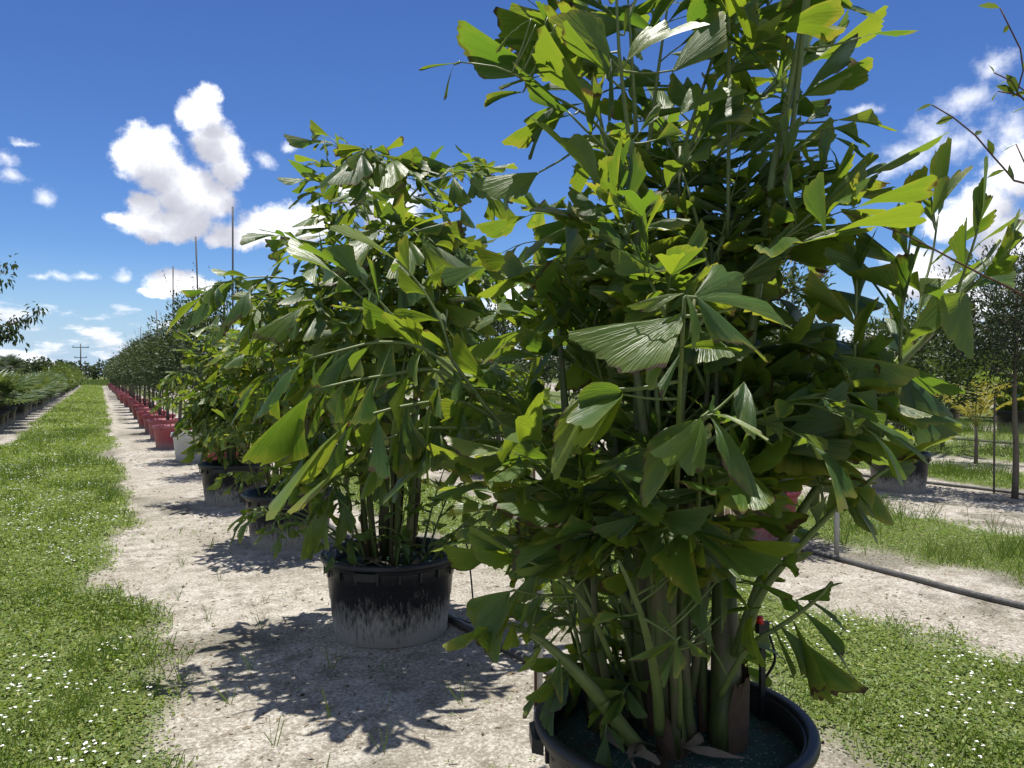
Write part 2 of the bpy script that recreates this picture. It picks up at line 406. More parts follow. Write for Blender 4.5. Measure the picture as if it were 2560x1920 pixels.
def pot_mat(name, col, dust=(0.42, 0.39, 0.34), rough=0.42, amount=1.0, top=0.40, fade=0.0):
    """moulded plastic, splashed with sand from the ground up"""
    m, nt, out = mat(name)
    co = objco(nt); s = N(nt, 'ShaderNodeSeparateXYZ'); nt.links.new(co, s.inputs[0])
    mp = N(nt, 'ShaderNodeMapping'); mp.inputs['Scale'].default_value = (60, 60, 14); nt.links.new(co, mp.inputs[0])
    st = noise(nt, 1.0, 5, 0.7, mp.outputs[0])
    sp = noise(nt, 130.0, 3, 0.7, co); lg = noise(nt, 5.0, 4, 0.6, co)
    hgt = M(nt, 'SUBTRACT', 1.0, M(nt, 'DIVIDE', s.outputs[2], top))
    d = M(nt, 'ADD', M(nt, 'MULTIPLY', hgt, 0.95), M(nt, 'MULTIPLY', M(nt, 'SUBTRACT', st, 0.5), 1.3))
    d = M(nt, 'ADD', d, M(nt, 'MULTIPLY', M(nt, 'SUBTRACT', lg, 0.5), 0.6))
    dm = M(nt, 'MULTIPLY', smooth(nt, d, 0.28, 0.85), 0.85 * amount)
    dm = M(nt, 'MAXIMUM', dm, M(nt, 'MULTIPLY', smooth(nt, sp, 0.62, 0.74), 0.35 * amount))
    ob = N(nt, 'ShaderNodeObjectInfo').outputs['Random']
    base = mixc(nt, lg, tuple(v * 0.8 for v in col), tuple(v * 1.2 for v in col))
    base = mixc(nt, M(nt, 'MULTIPLY', ob, 0.22 * fade), base, (0.55, 0.42, 0.42))
    c = mixc(nt, dm, base, dust)
    b = pbsdf(nt, c, M(nt, 'ADD', rough, M(nt, 'MULTIPLY', dm, 0.4)), 0.4)
    nt.links.new(bump(nt, M(nt, 'ADD', sp, lg), 0.12, 0.006), b.inputs['Normal'])
    nt.links.new(b.outputs[0], out.inputs[0]); return m

def soil_mat(name, a, b_, speck):
    m, nt, out = mat(name); co = objco(nt)
    v = N(nt, 'ShaderNodeTexVoronoi', in_Scale=160.0); nt.links.new(co, v.inputs['Vector'])
    n = noise(nt, 9.0, 5, 0.65, co); s = N(nt, 'ShaderNodeSeparateColor'); nt.links.new(v.outputs['Color'], s.inputs[0])
    c = mixc(nt, n, a, b_); c = mixc(nt, M(nt, 'MULTIPLY', s.outputs[0], 0.6), c, tuple(x * 0.35 for x in a))
    c = mixc(nt, M(nt, 'MULTIPLY', smooth(nt, s.outputs[1], 0.965, 0.975), 0.5), c, speck)
    c = mixc(nt, M(nt, 'MULTIPLY', smooth(nt, noise(nt, 7.0, 5, 0.65, co), 0.5, 0.62), 0.8), c, (0.055, 0.038, 0.025))
    b = pbsdf(nt, c, 0.85, 0.25)
    nt.links.new(bump(nt, M(nt, 'SUBTRACT', 1.0, v.outputs['Distance']), 0.8, 0.01), b.inputs['Normal'])
    nt.links.new(b.outputs[0], out.inputs[0]); return m

def stem_mat():
    m, nt, out = mat('palm_stem'); co = objco(nt)
    s = N(nt, 'ShaderNodeSeparateXYZ'); nt.links.new(co, s.inputs[0])
    mp = N(nt, 'ShaderNodeMapping'); mp.inputs['Scale'].default_value = (30, 30, 3); nt.links.new(co, mp.inputs[0])
    n = noise(nt, 1.0, 5, 0.65, mp.outputs[0]); n2 = noise(nt, 9.0, 4, 0.6, co)
    c = ramp(nt, n, [(0.3, (0.045, 0.065, 0.018)), (0.6, (0.085, 0.115, 0.032)), (0.8, (0.14, 0.15, 0.06))])
    c = mixc(nt, M(nt, 'MULTIPLY', smooth(nt, n2, 0.46, 0.62), 0.75), c, (0.115, 0.092, 0.058))
    ring = M(nt, 'PINGPONG', M(nt, 'ADD', s.outputs[2], M(nt, 'MULTIPLY', n2, 0.16)), 0.11)
    c = mixc(nt, M(nt, 'MULTIPLY', smooth(nt, ring, 0.004, 0.0005), 0.45), c, (0.045, 0.035, 0.02))
    b = pbsdf(nt, c, 0.5, 0.35); nt.links.new(bump(nt, n, 0.3, 0.01), b.inputs['Normal'])
    nt.links.new(b.outputs[0], out.inputs[0]); return m

MAT = dict(
    ground=ground_mat(), fish=fishtail_mat('fishtail_leaf'), fishy=fishtail_mat('fishtail_leaf_young', 0.28),
    rachis=simple('palm_stalk', (0.12, 0.16, 0.045), 0.42, 0.4, 0.3, 25, 0.1), stem=stem_mat(),
    dead=simple('dead_leaf', (0.16, 0.13, 0.095), 0.85, 0.2, 0.4, 30, 0.3),
    fibre=simple('stem_fibre', (0.075, 0.052, 0.034), 0.9, 0.15, 0.4, 40, 0.4),
    black=pot_mat('black_plastic', (0.012, 0.013, 0.015)), blackrim=pot_mat('black_plastic_rim', (0.014, 0.015, 0.018), amount=0.3, top=0.25),
    red=pot_mat('red_plastic', (0.31, 0.035, 0.05), rough=0.55, amount=0.6, top=0.3, fade=1.0), redrim=pot_mat('red_plastic_rim', (0.33, 0.04, 0.055), rough=0.5, amount=0.25, fade=1.0),
    white=pot_mat('white_plastic', (0.60, 0.58, 0.52), rough=0.5, amount=0.5), whiterim=pot_mat('white_plastic_rim', (0.63, 0.61, 0.56), rough=0.45, amount=0.1),
    soil=soil_mat('green_mulch', (0.05, 0.115, 0.09), (0.03, 0.065, 0.05), (0.35, 0.38, 0.33)),
    dirt=soil_mat('potting_soil', (0.05, 0.04, 0.03), (0.025, 0.02, 0.015), (0.2, 0.2, 0.18)),
    pipe=pot_mat('black_pipe', (0.018, 0.021, 0.024), rough=0.4, amount=0.22, top=0.12), tubing=simple('black_tubing', (0.012, 0.012, 0.013), 0.5, 0.4, 0.2, 20, 0),
    pvc=simple('weathered_pvc', (0.42, 0.41, 0.38), 0.6, 0.35, 0.35, 18, 0.2), rust=simple('rusty_steel', (0.075, 0.04, 0.028), 0.85, 0.2, 0.5, 60, 0.4),
    steel=simple('dull_steel', (0.10, 0.10, 0.10), 0.55, 0.4, 0.3, 30, 0.1, 0.6), redcap=simple('red_cap', (0.55, 0.02, 0.015), 0.4, 0.5, 0.1, 20, 0),
    bark=simple('grey_bark', (0.15, 0.125, 0.095), 0.9, 0.2, 0.45, 28, 0.6), twig=simple('red_twig', (0.10, 0.055, 0.035), 0.7, 0.3, 0.3, 50, 0.1),
    tie=simple('green_tie', (0.02, 0.14, 0.10), 0.5, 0.4, 0.2, 30, 0), wood=simple('pole_wood', (0.10, 0.085, 0.07), 0.9, 0.2, 0.3, 5, 0.2),
    holly=leafmat('dark_tree_leaf', (0.018, 0.034, 0.012), (0.032, 0.056, 0.016), (0.075, 0.105, 0.025), (0.11, 0.17, 0.03), 0.22, 0.5, 0.4, 0.85),
    oak=leafmat('oak_leaf', (0.016, 0.028, 0.014), (0.030, 0.046, 0.020), (0.055, 0.075, 0.03), (0.08, 0.12, 0.03), 0.2, 0.5, 0.4, 0.85),
    fan=leafmat('fan_palm_leaf', (0.03, 0.06, 0.018), (0.06, 0.105, 0.028), (0.13, 0.16, 0.05), (0.2, 0.27, 0.05), 0.28, 0.42, 0.5),
    fanold=leafmat('older_palm_leaf', (0.024, 0.042, 0.018), (0.045, 0.07, 0.028), (0.085, 0.105, 0.045), (0.1, 0.15, 0.05), 0.2, 0.4, 0.4),
    bush=leafmat('bush_leaf', (0.035, 0.065, 0.014), (0.065, 0.11, 0.02), (0.14, 0.17, 0.03), (0.22, 0.30, 0.04), 0.3, 0.4, 0.4),
    lime=leafmat('pale_green_leaf', (0.06, 0.105, 0.02), (0.105, 0.165, 0.03), (0.17, 0.21, 0.04), (0.28, 0.36, 0.05), 0.35, 0.45, 0.4),
    gold=leafmat('yellow_palm_leaf', (0.10, 0.13, 0.02), (0.20, 0.20, 0.03), (0.32, 0.27, 0.05), (0.42, 0.38, 0.05), 0.32, 0.4, 0.4),
    wood_far=leafmat('far_wood_leaf', (0.026, 0.046, 0.020), (0.045, 0.072, 0.028), (0.07, 0.10, 0.04), (0.10, 0.14, 0.04), 0.2, 0.6, 0.3),
    cover=leafmat('groundcover_leaf', (0.070, 0.120, 0.024), (0.145, 0.210, 0.042), (0.29, 0.31, 0.085), (0.30, 0.42, 0.045), 0.34, 0.45, 0.35, 0.75),
    blade=leafmat('grass_blade', (0.065, 0.125, 0.022), (0.13, 0.20, 0.034), (0.32, 0.30, 0.12), (0.28, 0.42, 0.045), 0.34, 0.42, 0.35, 0.85),
    petal=simple('white_petal', (0.80, 0.79, 0.80), 0.7, 0.2, 0.05, 20, 0),
    litter=leafmat('dry_litter', (0.05, 0.035, 0.022), (0.19, 0.15, 0.10), (0.42, 0.36, 0.27), (0.1, 0.08, 0.05), 0.05, 0.9, 0.15, 0.6),
)

# ------------------------------------------------------------------ ground
def axis(lo, hi, step, far, grow=1.22):
    a = list(np.arange(lo, hi, step)); s = step; p = lo; left = []
    while p > -far: s *= grow; p -= s; left.append(p)
    s = step; p = a[-1]; right = []
    while p < far: s *= grow; p += s; right.append(p)
    return np.array(left[::-1] + a + right)
gx = axis(-3.2, 12.0, 0.07, 2500); gy = axis(0.8, 14.0, 0.07, 2500)
GX, GY = np.meshgrid(gx, gy); nx, ny = len(gx), len(gy)
gv = np.stack([GX.ravel(), GY.ravel(), gz(GX.ravel(), GY.ravel())], 1)
ii = (np.arange(ny - 1)[:, None] * nx + np.arange(nx - 1)[None, :]).ravel()
gme = mesh('ground', gv, np.stack([ii, ii + 1, ii + nx + 1, ii + nx], 1), mats=(MAT['ground'],))
at_ = gme.attributes.new('lane', 'FLOAT', 'POINT')
at_.data.foreach_set('value', np.clip(grass_amount(gv[:, 0], gv[:, 1]) * 4 + 0.35, 0, 1).astype(np.float32))
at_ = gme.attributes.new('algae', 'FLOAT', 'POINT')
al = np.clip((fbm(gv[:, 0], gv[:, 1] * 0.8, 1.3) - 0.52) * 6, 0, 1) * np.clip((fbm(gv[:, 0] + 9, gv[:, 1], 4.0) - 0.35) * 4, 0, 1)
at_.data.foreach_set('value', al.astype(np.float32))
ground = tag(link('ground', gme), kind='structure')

# ------------------------------------------------------------------ scattered small leaves
def unit(v): return v / (np.linalg.norm(v, axis=-1, keepdims=True) + 1e-9)
def frames(d, up):
    x = unit(np.cross(d, up)); z = np.cross(x, d); return x, z
def leaves(base, d, up, L, W, fold=0.25, bend=0.15):
    """diamond leaves of two folded triangles"""
    d = unit(d); x, z = frames(d, up); L = L[:, None]; W = W[:, None]
    mid = base + d * L * 0.45
    v = np.stack([base, mid + x * W * 0.5 + z * W * fold, base + d * L - z * L * bend, mid - x * W * 0.5 + z * W * fold], 1)
    n = len(base); i = np.arange(n)[:, None] * 4
    f = np.concatenate([i + np.array([[0, 1, 2]]), i + np.array([[0, 2, 3]])], 1).reshape(-1, 3)
    return v.reshape(-1, 3), f
def blades(base, d, up, L, W, droop=0.35):
    d = unit(d); x, z = frames(d, up); L = L[:, None]; W = W[:, None]
    out = d.copy(); out[:, 2] = 0; out = unit(out)
    m = base + d * L * 0.55; t = base + d * L * 0.85 + out * L * droop - np.array([0, 0, 1]) * L * droop * 0.6
    v = np.stack([base - x * W * .5, base + x * W * .5, m + x * W * .42, m - x * W * .42, t], 1)
    n = len(base); i = np.arange(n)[:, None] * 5
    f = np.concatenate([i + np.array([[0, 1, 2]]), i + np.array([[0, 2, 3]]), i + np.array([[3, 2, 4]])], 1).reshape(-1, 3)
    return v.reshape(-1, 3), f
def join(parts):
    vs, fs, n = [], [], 0
    for v, f in parts: vs.append(v); fs.append(f + n); n += len(v)
    return np.concatenate(vs), np.concatenate(fs)
def stuff(name, parts, m, label, cat, parent=None, smooth_=False):
    v, f = join(parts)
    o = link(name, mesh(name, v, f, smooth_, mats=(m,)), parent)
    return tag(o, label, cat, kind='stuff')

cs, sn = math.cos(YAW), math.sin(YAW)
def seen(x, y, margin=0.22):
    f = x * sn + y * cs; l = x * cs - y * sn
    return (f > 1.2) & (np.abs(l) < f * (0.667 + margin) + 0.5)
rs = np.random.RandomState(5)
def scatter(lane, y0, y1, per_m2, edge=0.0, patch=None):
    a, b = lane; w = b - a + 1.2
    n = int(per_m2 * w * (y1 - y0))
    x = a - 0.6 + rs.rand(n) * w; y = y0 + rs.rand(n) * (y1 - y0)
    k = (grass_amount(x, y) > edge + (rs.rand(n) - 0.5) * 0.25) & seen(x, y)
    if patch is not None: k &= patch(x, y)
    x, y = x[k], y[k]; return x, y, gz(x, y)

CELLS = [(0.8, 4.5, 1.0), (4.5, 8, 1.25), (8, 14, 1.6), (14, 26, 2.2), (26, 50, 3.2), (50, 128, 5.0)]
def lane_cover(i, dens=5200, ymax=128, size=0.021):
    parts = []
    for y0, y1, s in CELLS:
        if y0 >= ymax: break
        x, y, z = scatter(LANES[i], y0, min(y1, ymax), dens / s ** 2 * 0.9, patch=lambda x, y: fbm(x + 2, y, 1.9) > .2 + rs.rand(len(x)) * .16)
        n = len(x)
        if not n: continue
        th = rs.rand(n) * 6.283; tilt = np.abs(rs.randn(n)) * 0.45 + 0.1
        d = np.stack([np.cos(th), np.sin(th), np.tan(np.clip(tilt, 0, 1.2))], 1)
        hgt = rs.rand(n) ** 1.5 * 0.045 * s ** 0.5 * (0.5 + fbm(x, y, 1.7))
        L = size * s ** 0.95 * (0.6 + 0.8 * rs.rand(n))
        parts.append(leaves(np.stack([x, y, z + hgt], 1), d, np.tile([0, 0, 1.0], (n, 1)) + rs.randn(n, 3) * .2, L, L * 0.55))
    return parts
def lane_blades(i, dens=900, ymax=128, h=0.10, tall=None):
    parts = []
    for y0, y1, s in CELLS:
        if y0 >= ymax: break
        x, y, z = scatter(LANES[i], y0, min(y1, ymax), dens / s ** 1.75,
                          patch=lambda x, y: (fbm(x, y, 0.8) * .8 + fbm(x + 5, y, 4.5) * 0.9) > 0.86 + rs.rand(len(x)) * 0.25)
        n = len(x)
        if not n: continue
        th = rs.rand(n) * 6.283; ln = rs.rand(n) * 0.7
        d = np.stack([np.cos(th) * ln, np.sin(th) * ln, np.ones(n)], 1)
        L = h * (0.5 + rs.rand(n)) * (0.6 + 0.9 * fbm(x, y, 1.1)) * min(s, 2.2) ** 0.35
        parts.append(blades(np.stack([x, y, z - 0.004], 1), d, np.stack([np.sin(th), -np.cos(th), np.full(n, .2)], 1), L, np.full(n, 0.0042) * s ** 0.9))
    return parts
def lane_flowers(i, dens=60, ymax=60, thr=0.55):
    parts = []
    for y0, y1, s in CELLS:
        if y0 >= ymax: break
        x, y, z = scatter(LANES[i], y0, min(y1, ymax), dens / s ** 1.2, edge=0.12, patch=lambda x, y: (fbm(x, y, 1.1) > thr - .06) & (fbm(x + 3, y, 4.5) > .5 + (rs.rand(len(x)) - .5) * .3))
        n = len(x)
        if not n: continue
        z = z + 0.045 + rs.rand(n) * 0.03
        for k in range(5):   # five petals each
            th = k * 1.2566 + rs.rand(n) * 0.4
            d = np.stack([np.cos(th), np.sin(th), rs.rand(n) * 0.5], 1)
            L = np.full(n, 0.0085) * s ** 0.8 * (0.7 + 0.6 * rs.rand(n))
            parts.append(leaves(np.stack([x, y, z], 1), d, np.tile([0, 0, 1.0], (n, 1)), L, L * 0.9, 0.1, 0.1))
    return parts
stuff('groundcover', lane_cover(0), MAT['cover'], 'low creeping green groundcover on the lane beside the red pots', 'groundcover')
stuff('grass', lane_blades(0, 2200, h=0.13), MAT['blade'], 'thin grass blades standing up through the lane groundcover beside the red pots', 'grass')
stuff('flowers', lane_flowers(0, 260, 60, 0.58), MAT['petal'], 'tiny white flowers sprinkled over the lane beside the red pots', 'flowers')
stuff('groundcover', lane_cover(1, ymax=30), MAT['cover'], 'bright green creeping groundcover behind the biggest potted palm', 'groundcover')
stuff('grass', lane_blades(1, 1400, 30, 0.12), MAT['blade'], 'fine grass blades among the groundcover behind the biggest potted palm', 'grass')
stuff('flowers', lane_flowers(1, 200, 30, 0.58), MAT['petal'], 'small white flowers in the groundcover behind the biggest potted palm', 'flowers')
stuff('tall_grass', lane_blades(2, 2600, 30, 0.26) + lane_cover(2, 2200, 30), MAT['blade'], 'taller grass strip between two irrigation pipes', 'grass')
stuff('grass', lane_blades(3, 2000, 40, 0.22) + lane_cover(3, 2600, 40), MAT['blade'], 'grass lane behind the black pot with the round dark tree', 'grass')
stuff('grass', lane_blades(4, 1600, 40, 0.2) + lane_cover(4, 1800, 40) + lane_blades(5, 1600, 50, 0.35) + lane_cover(5, 1600, 50), MAT['blade'],
      'grass lanes in front of the far row of black pots', 'grass')
stuff('grass', lane_cover(6, 1500, 80) + lane_blades(6, 800, 80, 0.15), MAT['blade'], 'grass behind the row of potted fan palms', 'grass')

# dry litter on the sand
# scuffed sand: a few loose crumbs
def crumbs():
    n = 9000; x = -0.3 + rs.rand(n) * 9; y = .8 + rs.rand(n) ** 1.5 * 11
    k = (grass_amount(x, y) < 0.0) & seen(x, y) & (fbm(x, y, 1.6) > 0.3 + rs.rand(n) * 0.4); x, y = x[k], y[k]; n = len(x)
    r_ = (0.003 + 0.012 * rs.rand(n) ** 5)[:, None, None]
    o = np.array([(1, 0, 0), (-.5, .87, 0), (-.5, -.87, 0), (0, 0, 1.1)]); th = rs.rand(n) * 6.28
    c, s_ = np.cos(th)[:, None], np.sin(th)[:, None]
    v = np.stack([c * o[:, 0] - s_ * o[:, 1], s_ * o[:, 0] + c * o[:, 1], np.tile(o[:, 2], (n, 1))], 2) * r_ * (0.7 + .6 * rs.rand(n, 4, 1))
    v = v + np.stack([x, y, gz(x, y)], 1)[:, None, :]
    i = np.arange(n)[:, None] * 4
    return [(v.reshape(-1, 3), np.concatenate([i + np.array([[0, 1, 3]]), i + np.array([[1, 2, 3]]), i + np.array([[2, 0, 3]])], 1).reshape(-1, 3))]
stuff('sand_crumbs', crumbs(), MAT['litter'], 'small loose crumbs and pebbles lying on the sand', 'gravel')
def litter():
    parts = []
    for y0, y1, n, s in ((0.8, 5, 90000, 1.0), (5, 9, 45000, 1.4), (9, 18, 22000, 2.2)):
        x = -0.3 + rs.rand(n) * 13; y = y0 + rs.rand(n) * (y1 - y0)
        k = (grass_amount(x, y) < 0.0) & seen(x, y) & (fbm(x, y, 2.0) > 0.25 + rs.rand(n) * 0.5); x, y = x[k], y[k]; n = len(x)
        th = rs.rand(n) * 6.283; d = np.stack([np.cos(th), np.sin(th), rs.randn(n) * .15], 1)
        L = (0.006 + 0.045 * rs.rand(n) ** 6) * s
        parts.append(leaves(np.stack([x, y, gz(x, y) + 0.002], 1), d, np.tile([0, 0, 1.0], (n, 1)) + rs.randn(n, 3) * .25, L, L * (0.12 + 0.4 * rs.rand(n) ** 2), 0.2, 0.0))
    return parts
stuff('leaf_litter', litter(), MAT['litter'], 'dry chips and bits of leaf strewn over the bare sand', 'litter')
# sparse seedlings on sand
x = 0.25 + rs.rand(2600) * 5.5; y = 1 + rs.rand(2600) * 10
k = (grass_amount(x, y) < 0.05) & seen(x, y) & (fbm(x, y, 1.2) > 0.5 + 0.25 * rs.rand(2600)); x, y = x[k], y[k]; n = len(x)
th = rs.rand(n) * 6.283
stuff('seedlings', [leaves(np.stack([x + 0.006 * np.cos(th + q), y + 0.006 * np.sin(th + q), gz(x, y) + .004], 1),
      np.stack([np.cos(th + q), np.sin(th + q), np.full(n, .5)], 1), np.tile([0, 0, 1.0], (n, 1)), np.full(n, .016), np.full(n, .008)) for q in (0, 1.6, 3.1, 4.7)],
      MAT['cover'], 'tiny green seedlings dotting the bare sand', 'seedlings')

def sprig(loc, n, h, label):
    r = np.random.RandomState(int(abs(loc[0] * 1000) + abs(loc[1]) * 100))
    th = r.rand(n) * 6.283; ln = 0.15 + r.rand(n) * 0.5
    d = np.stack([np.cos(th) * ln, np.sin(th) * ln, np.ones(n)], 1)
    v, f = blades(r.randn(n, 3) * np.array([.008, .008, 0]), d, np.stack([np.sin(th), -np.cos(th), np.full(n, .2)], 1), h * (0.55 + 0.6 * r.rand(n)), np.full(n, 0.0045), 0.3)
    o = link('grass_sprig', mesh('grass_sprig', v, f, False, mats=(MAT['blade'],)), None, (loc[0], loc[1], gzf(*loc) - 0.004))
    return tag(o, label, 'weed', 'grass sprigs on the bare sand')
for loc, n, h in (((0.72, 4.35), 5, .22), ((0.62, 5.3), 6, .2), ((0.82, 6.3), 5, .2), ((0.95, 3.55), 6, .24), ((0.55, 3.95), 4, .22), ((0.75, 2.95), 7, .26),
                  ((0.6, 6.9), 9, .2), ((0.7, 8.4), 7, .18), ((1.12, 4.15), 5, .26), ((1.05, 3.1), 4, .22), ((1.35, 4.0), 5, .14), ((1.0, 5.5), 5, .16),
                  ((1.55, 3.4), 6, .2), ((0.9, 7.5), 6, .18), ((0.48, 5.9), 8, .2), ((0.45, 4.7), 7, .2), ((0.9, 5.0), 5, .24), ((0.66, 3.4), 6, .26), ((1.2, 3.5), 4, .2)):
    sprig(loc, n, h, 'thin green grass sprig growing out of bare sand by the black pots')

# ------------------------------------------------------------------ pots
POT_H, POT_R = 0.51, 0.425
def pot_proto(kind, soil, k=56):
    """body, rim, four lugs and the soil inside; origin on the ground"""
    body = MB()
    prof = [(0.0, 0.004), (0.335, 0.0), (0.352, 0.012), (0.362, 0.12), (0.366, 0.125), (0.374, 0.235), (0.379, 0.24), (0.390, 0.37), (0.397, 0.375), (0.402, 0.455),
            (0.402, 0.492), (0.389, 0.492), (0.384, 0.40), (0.372, 0.30)]
    body.lathe(prof, k)
    rim = MB().lathe([(0.402, 0.452), (0.4185, 0.452), (0.421, 0.460), (0.421, 0.470), (0.432, 0.474), (0.4355, 0.484), (0.4345, 0.500), (0.428, 0.508), (0.412, 0.510), (0.400, 0.506), (0.396, 0.494)], k)
    lug = MB()
    pr = [(-.075, 0), (-.055, .034), (.055, .034), (.075, 0)]
    v = [(0.415 + y, x, z) for z in (0.425, 0.470) for x, y in pr]
    lug.add(v, [(0, 1, 2, 3)[::-1], (4, 5, 6, 7), (0, 1, 5, 4), (1, 2, 6, 5), (2, 3, 7, 6)])
    rib = MB()
    rib.box((0.4085, 0, 0.425), (0.012, 0.012, 0.055))
    s = MB(); rr = np.linspace(0.386, 0.0, 9)
    rg = np.random.RandomState(3)
    s.lathe([(max(r, 1e-3), 0.415 + 0.03 * (1 - (r / .386) ** 2)) for r in rr], k)
    s.v[-1][:, 2] += (fbm(s.v[-1][:, 0], s.v[-1][:, 1], 14.0) - .5) * .02
    m1, m2 = (MAT[kind], MAT[kind + 'rim'])
    return dict(body=body.data('pot_body', m1), rim=rim.data('pot_rim', m2), lug=lug.data('lug', m2, False), rib=rib.data('rib', m2, False), soil=s.data('soil', MAT[soil]))
POTS = dict(black=pot_proto('black', 'soil'), red=pot_proto('red', 'dirt', 36), white=pot_proto('white', 'dirt', 36))
def pot(kind, x, y, label, group=None, rz=0.0, sc=(1, 1, 1), detail=2, name=None):
    p = POTS[kind]
    e = empty(name or kind + '_nursery_pot', (x, y, gzf(x, y) - 0.012), label, 'plant pot', group, rz); e.scale = sc
    link('body', p['body'], e)
    if detail > 0: link('rim', p['rim'], e)
    if detail > 1:
        for i in range(4): link('lug', p['lug'], e, rot=(0, 0, math.pi / 4 + i * math.pi / 2))
        if kind == 'black':
            for i in range(20): link('rib', p['rib'], e, rot=(0, 0, i * math.pi / 10))
    link('soil', p['soil'], e)
    return e

# ------------------------------------------------------------------ fishtail leaflets
def leaflet_shape(seed, fan, asym, droop, cup, notch, strips=8, segs=4, narrow=False):
    """fan of pleated ribs, straight sides, ragged oblique tip; unit length along +y"""
    r = np.random.RandomState(seed)
    nr = strips + 1; th = np.linspace(-fan * 0.42, fan * 0.58, nr)
    uu = np.linspace(0, 1, nr); tw = r.uniform(-.55, .55)
    ln = 1.0 - asym * uu ** .8 + 0.03 * np.sin(uu * math.pi) + r.uniform(-.05, .05, nr) + 0.035 * (np.arange(nr) % 2)
    if notch:
        k = r.randint(3, strips - 2); ln[k] -= notch; ln[k + 1] -= notch * .35
    tt = np.array([0.0, 0.32, 0.6, 0.82, 1.0]) if segs == 4 else np.linspace(0, 1, segs + 1)
    vs, uvs = [], []
    for j, t in enumerate(tt):
        for i in range(nr):
            l = ln[i] * t
            w0 = 0.018 * (uu[i] - .5)
            x = l * math.sin(th[i]) + w0; y = l * math.cos(th[i])
            if narrow: x *= 1.0 - 0.3 * t * t
            q = (uu[i] - .45)
            z = -droop * t ** 2.0 + cup * (q * q) * t * 1.8 + (0.010 if i % 2 else -0.010) * min(1, t * 1.6) * (fan + .25)
            z += 0.02 * math.sin(t * 5 + seed) * t + tw * (uu[i] - .5) * t * t * fan
            y -= 0.35 * droop * droop * t ** 3
            vs.append((x, y, z)); uvs.append((uu[i], t))
    fs = [(j * nr + i, j * nr + i + 1, (j + 1) * nr + i + 1, (j + 1) * nr + i) for j in range(len(tt) - 1) for i in range(strips)]
    b = (len(tt) - 1) * nr                         # teeth along the ragged tip
    for i in range(strips):
        p = (np.array(vs[b + i]) * .45 + np.array(vs[b + i + 1]) * .55); q = p * (1 + r.uniform(.02, .055)); q[2] = p[2] - .01
        vs.append(tuple(q)); uvs.append(((uu[i] + uu[i + 1]) / 2, 1.03)); fs.append((b + i, b + i + 1, len(vs) - 1))
    return np.array(vs), fs, np.array(uvs)
KINDS = []     # list of variants per kind: 0 strap, 1 narrow wedge, 2 wedge, 3 broad fan, 4 thin strap, 5 withered
for kind, (fan, asym, notch) in enumerate(((.20, .2, 0), (.40, .42, .08), (.60, .52, .14), (.88, .46, .2), (.13, .1, 0), (.16, .1, 0))):
    row = []
    for q in range(6 if kind in (1, 2, 3) else 3):
        flip = 1 if q % 2 else -1
        v, f, uv = leaflet_shape(100 * kind + q, fan * (0.85 + .3 * ((q * 37) % 10) / 10), asym, (.04, .14, .26, .08, .20, .36)[q], (.25, .7, .1, -.4, .5, .2)[q] * (1 if kind < 3 else .6), notch if q % 3 else 0)
        if flip < 0: v = v * np.array([-1, 1, 1]); f = [t[::-1] for t in f]
        row.append((v, f, uv, {}))
    KINDS.append(row)
def leaf_data(k, q, m):
    v, f, uv, cache = KINDS[k][q]
    if m.name not in cache: cache[m.name] = mesh('leaflet', v, f, True, uv, (m,))
    return cache[m.name]

def leaf_matrix(b, d, n, L, W):
    d = Vector(d).normalized(); n = Vector(n)
    x = d.cross(n)
    if x.length < 1e-4: x = d.cross(Vector((1, .2, .1)))
    x.normalize(); z = x.cross(d)
    Mx = Matrix((x * L * W, d * L, z * L)).transposed().to_4x4(); Mx.translation = b
    return Mx

def curve(P0, d0, L, droop, n=9, side=None):
    """a stalk that starts along d0 and bends under its weight"""
    p = Vector(P0); d = Vector(d0).normalized(); pts = [p.copy()]
    for i in range(n):
        h = Vector((d.x, d.y, 0)).length
        d = (d + Vector((0, 0, -1)) * droop / n * (0.25 + h)).normalized()
        if side is not None: d = (d + side / n).normalized()
        p = p + d * L / n; pts.append(p.copy())
    return pts
def sample(pts, s):
    k = s * (len(pts) - 1); i = min(int(k), len(pts) - 2); f = k - i
    return pts[i].lerp(pts[i + 1], f), (pts[i + 1] - pts[i]).normalized()
def resample(pts, n):
    pts = [Vector(p) for p in pts]; seg = [0]
    for a, b in zip(pts, pts[1:]): seg.append(seg[-1] + (b - a).length)
    out = []
    for i in range(n + 1):
        t = seg[-1] * i / n; k = max(j for j in range(len(seg)) if seg[j] <= t + 1e-9); k = min(k, len(pts) - 2)
        f = (t - seg[k]) / max(1e-6, seg[k + 1] - seg[k])
        p0 = pts[max(0, k - 1)]; p1, p2 = pts[k], pts[k + 1]; p3 = pts[min(len(pts) - 1, k + 2)]
        out.append(0.5 * ((2 * p1) + (p2 - p0) * f + (2 * p0 - 5 * p1 + 4 * p2 - p3) * f * f + (-p0 + 3 * p1 - 3 * p2 + p3) * f ** 3))
    return out

